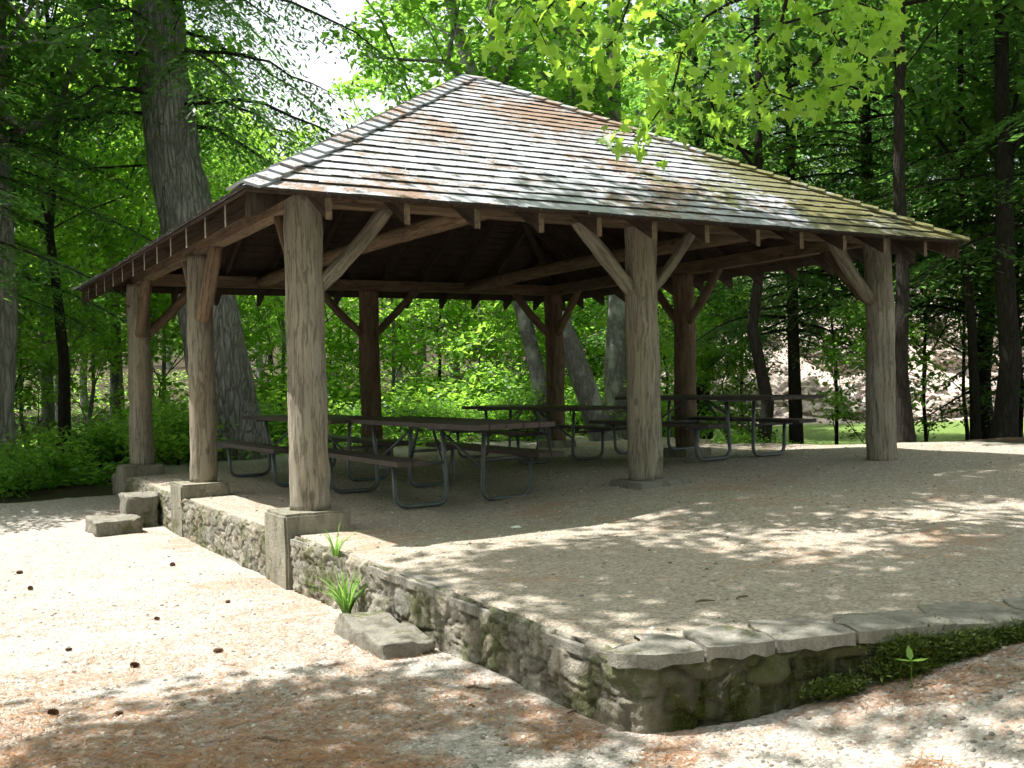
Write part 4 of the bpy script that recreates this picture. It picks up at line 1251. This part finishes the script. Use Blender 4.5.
o = b.build('paper_scrap', M['paper']); o.location = (x, y, float(terr_z(x, y)) + .008); tag(o, 'tiny white scrap of paper on the shaded gravel in front of the nearest table', 'paper')

def scatter_xy(n, rng, region):
    if region == 'low':
        px = rng.uniform(-60, 1100, n); row = 768 * 1.05 - (rng.random(n) ** 1.5) * 290
        d = (CAM[2] + .35) * FPX / (row - 380)
        lat = (px - 512) / FPX * d
        x = CAM[0] + math.sin(YAW) * d + math.cos(YAW) * lat; y = CAM[1] + math.cos(YAW) * d - math.sin(YAW) * lat
        ok = (x < left_x(y) - .05) | (y < front_y(np.maximum(x, -.2)) - .06) 
        return x[ok], y[ok]
    x = rng.uniform(-.15, 9.3, n); y = rng.uniform(-5.6, 7, n)
    ok = (y > front_y(x) + .1)
    return x[ok], y[ok]
def surf_z(x, y, region):
    z = ground_z(x, y) if region == 'low' else terr_z(x, y)
    add = np.array([(.022 * n2(a, b_, 1.1, 3.) + .011 * n2(a, b_, 3.7, 9.)) if region == 'low' else (.012 * n2(a, b_, 1.3, 5.) + .006 * n2(a, b_, 4.1, 2.)) for a, b_ in zip(x, y)])
    return z + add
PB_V = np.array([(1, 0, 0), (0, 1, 0), (-1, 0, 0), (0, -1, 0), (0, 0, .75), (.6, .6, .45), (-.6, .6, .45), (-.6, -.6, .45), (.6, -.6, .45)])
PB_F = np.array([(0, 5, 4), (5, 1, 4), (1, 6, 4), (6, 2, 4), (2, 7, 4), (7, 3, 4), (3, 8, 4), (8, 0, 4), (0, 1, 5), (1, 2, 6), (2, 3, 7), (3, 0, 8)])
for region, n in (('low', 16000), ('terr', 14000)):
    rng = np.random.default_rng(91 if region == 'low' else 92)
    x, y = scatter_xy(n, rng, region); z = surf_z(x, y, region)
    m = len(x); sz = .0035 + .012 * rng.random(m) ** 3
    V = PB_V[None] * sz[:, None, None] * (1 + .3 * rng.normal(size=(m, 9, 1)) * .5); V = V + np.stack([x, y, z - .001], -1)[:, None, :]
    F = PB_F[None] + (np.arange(m) * 9)[:, None, None]
    tag(tri_mesh('pebbles', V.reshape(-1, 3), F.reshape(-1, 3), M['pebble']), 'loose small pebbles ' + ('on the lower sandy ground' if region == 'low' else 'on the terrace gravel'), 'pebbles', kind='stuff')
    # fallen needles gather in drifts
    x, y = scatter_xy(60000 if region == 'low' else 42000, rng, region)
    dens = np.array([.5 * (n2(a, b_, .75, 6.) + 1) * .9 + .35 * n2(a, b_, 3.1, 1.) for a, b_ in zip(x, y)])
    # thicker along the foot of the wall
    near = np.exp(-np.abs(x - left_x(y)) / .6) if region == 'low' else 0 * x
    near2 = np.exp(-np.maximum(0, front_y(np.maximum(x, -.2)) - y) / .5) if region == 'low' else 0 * x
    keep = dens + .36 * np.maximum(near, near2) + .12 * rng.random(len(x)) > (.80 if region == 'low' else .71)
    x, y = x[keep], y[keep]; z = surf_z(x, y, region)
    m = len(x); C = np.stack([x, y, z + .003 + .006 * rng.random(m)], -1)
    NV = np.array([(-.012, 0, 0), (.012, 0, 0), (.05, .5, .03), (.0, 1, 0), (.026, .5, .03)]); NF = np.array([(0, 1, 2), (0, 2, 4), (4, 2, 3)])
    V, F = leaves_np(C, .085, rng, (NV, NF), .0, .10)
    tag(tri_mesh('pine_needles', V, F, M['needle']), 'rust brown fallen pine needles ' + ('on the lower sandy ground' if region == 'low' else 'on the terrace gravel'), 'pine needles', kind='stuff')

# grass tuft against the wall
def tuft(name, loc, n, h, label, cat, wid=.012, seed=1):
    rng = np.random.default_rng(seed); b = MB()
    for i in range(n):
        a = rng.uniform(0, 6.28); L_ = h * rng.uniform(.5, 1.05); lean = rng.uniform(.25, .9); d = np.array([cos(a), sin(a), 0]); s_ = np.array([-d[1], d[0], 0])
        w = wid * rng.uniform(.6, 1.2); vs = []
        for q in range(6):
            t = q / 5; p = d * (.02 + lean * L_ * t ** 1.8 * .8) + np.array([0, 0, L_ * (t - .45 * lean * t * t)])
            ww = w * (1 - t) ** .6 + .0005
            vs += [p - s_ * ww, p + s_ * ww + np.array([0, 0, .002])]
        b.add(vs, [(2 * q, 2 * q + 1, 2 * q + 3, 2 * q + 2) for q in range(5)])
    o = b.build(name, M['grass']); o.location = loc; return tag(o, label, cat)
tuft('grass_tuft', (-.34, -1.58, -.36), 75, .42, 'tuft of long bright green grass growing at the wall above the long stone step', 'grass tuft', .010, 3)
tuft('weed', (-.24, -1.15, -.03), 14, .26, 'slender green weed on the wall top in front of the corner post', 'weed', .009, 9)
def seedling(loc):
    b = MB(); b.tube([(0, 0, -.02), (.004, .002, .05), (0, 0, .10)], [.0025, .002, .0015], 6)
    C = np.array([(0, 0, .10)] * 4 + [(0, 0, .06)]); 
    for a, L_, el in ((-.5, .075, .1), (2.6, .07, .15), (1.0, .065, 1.1), (4.0, .05, .3)):
        d = np.array([cos(a) * cos(el), sin(a) * cos(el), sin(el)]); s_ = np.array([-sin(a), cos(a), 0]); p = np.array([0, 0, .095])
        w = L_ * .26
        b.add([p, p + d * L_ * .3 + s_ * w * .8, p + d * L_ * .65 + s_ * w * .8, p + d * L_, p + d * L_ * .65 - s_ * w * .8, p + d * L_ * .3 - s_ * w * .8], [(0, 1, 2, 3), (0, 3, 4, 5)])
    o = b.build('seedling', M['grass']); o.location = loc
    return tag(o, 'tiny three-leaved seedling at the foot of the shaded wall face', 'seedling')
seedling((.86, -4.86, float(ground_z(.86, -4.86)) + .01))
# moss cushions at the wall foot
rng = np.random.default_rng(13); Cs = []
for (mx, my, mz, rx, rz_) in [(1.20, -4.90, -.08, .30, .07), (.95, -4.80, -.15, .18, .06), (1.50, -5.0, -.05, .22, .05), (.62, -4.68, -.20, .12, .04), (.95, -4.79, -.06, .14, .05)]:
    k = 5200 if rx > .2 else 2600
    u = rng.normal(0, .45, k); w = rng.normal(0, .45, k)
    x = mx + u * rx; y = front_y(x) - .025 - .045 * np.exp(-(u * u + w * w)) * rng.random(k); z = mz + w * rz_
    Cs.append(np.stack([x, y, z], -1))
V, F = leaves_np(np.vstack(Cs), .022, rng, (NE_V, NE_F), -.4, .7)
tag(tri_mesh('moss', V, F, M['mossy']), 'bright green moss cushions on the shaded wall face by the seedling', 'moss', kind='stuff')

# ------------------------------------------------------------------ rocks on the far bank
def rock_mesh(seed):
    bm = bmesh.new(); bmesh.ops.create_icosphere(bm, subdivisions=4, radius=1)
    for v in bm.verts:
        q = v.co * 1.3 + Vector((seed, 0, 0))
        v.co *= 1 + .35 * mn.noise(q) + .14 * mn.noise(q * 2.7) + .07 * mn.noise(q * 7) + .03 * mn.noise(q * 15)
        ds, ps = mn.voronoi(q * 1.2); v.co *= 1 - .12 * (ds[1] - ds[0] < .1)
        v.co.z *= .62
    me = bpy.data.meshes.new('boulder'); bm.to_mesh(me); bm.free()
    for p in me.polygons: p.use_smooth = False
    me.materials.append(M['rock'])
    return me
RM = [rock_mesh(i * 7.7) for i in range(5)]
rr = random.Random(8)
for i in range(260):
    px = rr.uniform(640, 1180); d = rr.uniform(40, 59)
    x, y = bearing(px, d)
    o = bpy.data.objects.new('boulder', RM[i % 5]); COL.objects.link(o)
    sc = rr.uniform(.35, 1.3)
    o.location = (x, y, float(ground_z(x, y)) + .1 * sc); o.rotation_euler = (rr.uniform(-.3, .3), rr.uniform(-.3, .3), rr.uniform(0, 6.28)); o.scale = (sc, sc * rr.uniform(.6, 1), sc * rr.uniform(.7, 1))
    tag(o, 'pale boulder on the sunlit rocky bank beyond the lawn', 'boulder', 'boulders on the far bank')

# ------------------------------------------------------------------ light, sky, camera
SUN = Vector((-.90, .60, 2.5)).normalized()
el = math.asin(SUN.z); az = math.atan2(SUN.x, SUN.y)
w = bpy.data.worlds.new('World'); scene.world = w; w.use_nodes = True
nt = w.node_tree; bg = nt.nodes['Background']
sky = nt.nodes.new('ShaderNodeTexSky'); sky.sky_type = 'NISHITA'; sky.sun_disc = False
sky.sun_elevation = el; sky.sun_rotation = az; sky.air_density = 1.2; sky.dust_density = 6.0; sky.ozone_density = 1.0
tcw = N(nt, 'ShaderNodeTexCoord'); cl_ = ramp(nt, noise(nt, tcw.outputs['Generated'], 2.2, 6, .6, .3), [(.30, BLK), (.60, WHT)])
skc = mix(nt, mathn(nt, 'MULTIPLY', cl_, .75), sky.outputs[0], (8.5, 8.6, 8.9))
nt.links.new(skc, bg.inputs[0]); bg.inputs[1].default_value = .095
sl = bpy.data.lights.new('sun', 'SUN'); sl.energy = 5.0; sl.angle = R(.53); sl.color = (1, .97, .915)
so = bpy.data.objects.new('sun', sl); COL.objects.link(so)
so.rotation_euler = SUN.to_track_quat('Z', 'Y').to_euler(); so.location = (-10, 8, 25)

cam = bpy.data.cameras.new('camera'); co = bpy.data.objects.new('camera', cam); COL.objects.link(co)
cam.sensor_width = 36; cam.lens = 36 * FPX / 1024; cam.clip_end = 2000; cam.clip_start = .05
Fv = Vector((math.sin(YAW) * math.cos(PITCH), math.cos(YAW) * math.cos(PITCH), math.sin(PITCH)))
Rv = Vector((math.cos(YAW), -math.sin(YAW), 0)); Uv = Rv.cross(Fv)
R2 = Rv * math.cos(ROLL) + Uv * math.sin(ROLL); U2 = -Rv * math.sin(ROLL) + Uv * math.cos(ROLL)
co.matrix_world = Matrix(((R2.x, U2.x, -Fv.x, CAM[0]), (R2.y, U2.y, -Fv.y, CAM[1]), (R2.z, U2.z, -Fv.z, CAM[2]), (0, 0, 0, 1)))
scene.camera = co
vs = scene.view_settings; vs.view_transform = 'Standard'; vs.look = 'None'; vs.exposure = 1.15; vs.gamma = 1
scene.render.engine = 'CYCLES'
cy_ = scene.cycles
cy_.use_adaptive_sampling = True; cy_.adaptive_threshold = .035
cy_.max_bounces = 6; cy_.diffuse_bounces = 4; cy_.glossy_bounces = 2; cy_.transmission_bounces = 5; cy_.transparent_max_bounces = 4
cy_.use_denoising = True; cy_.sample_clamp_indirect = 6
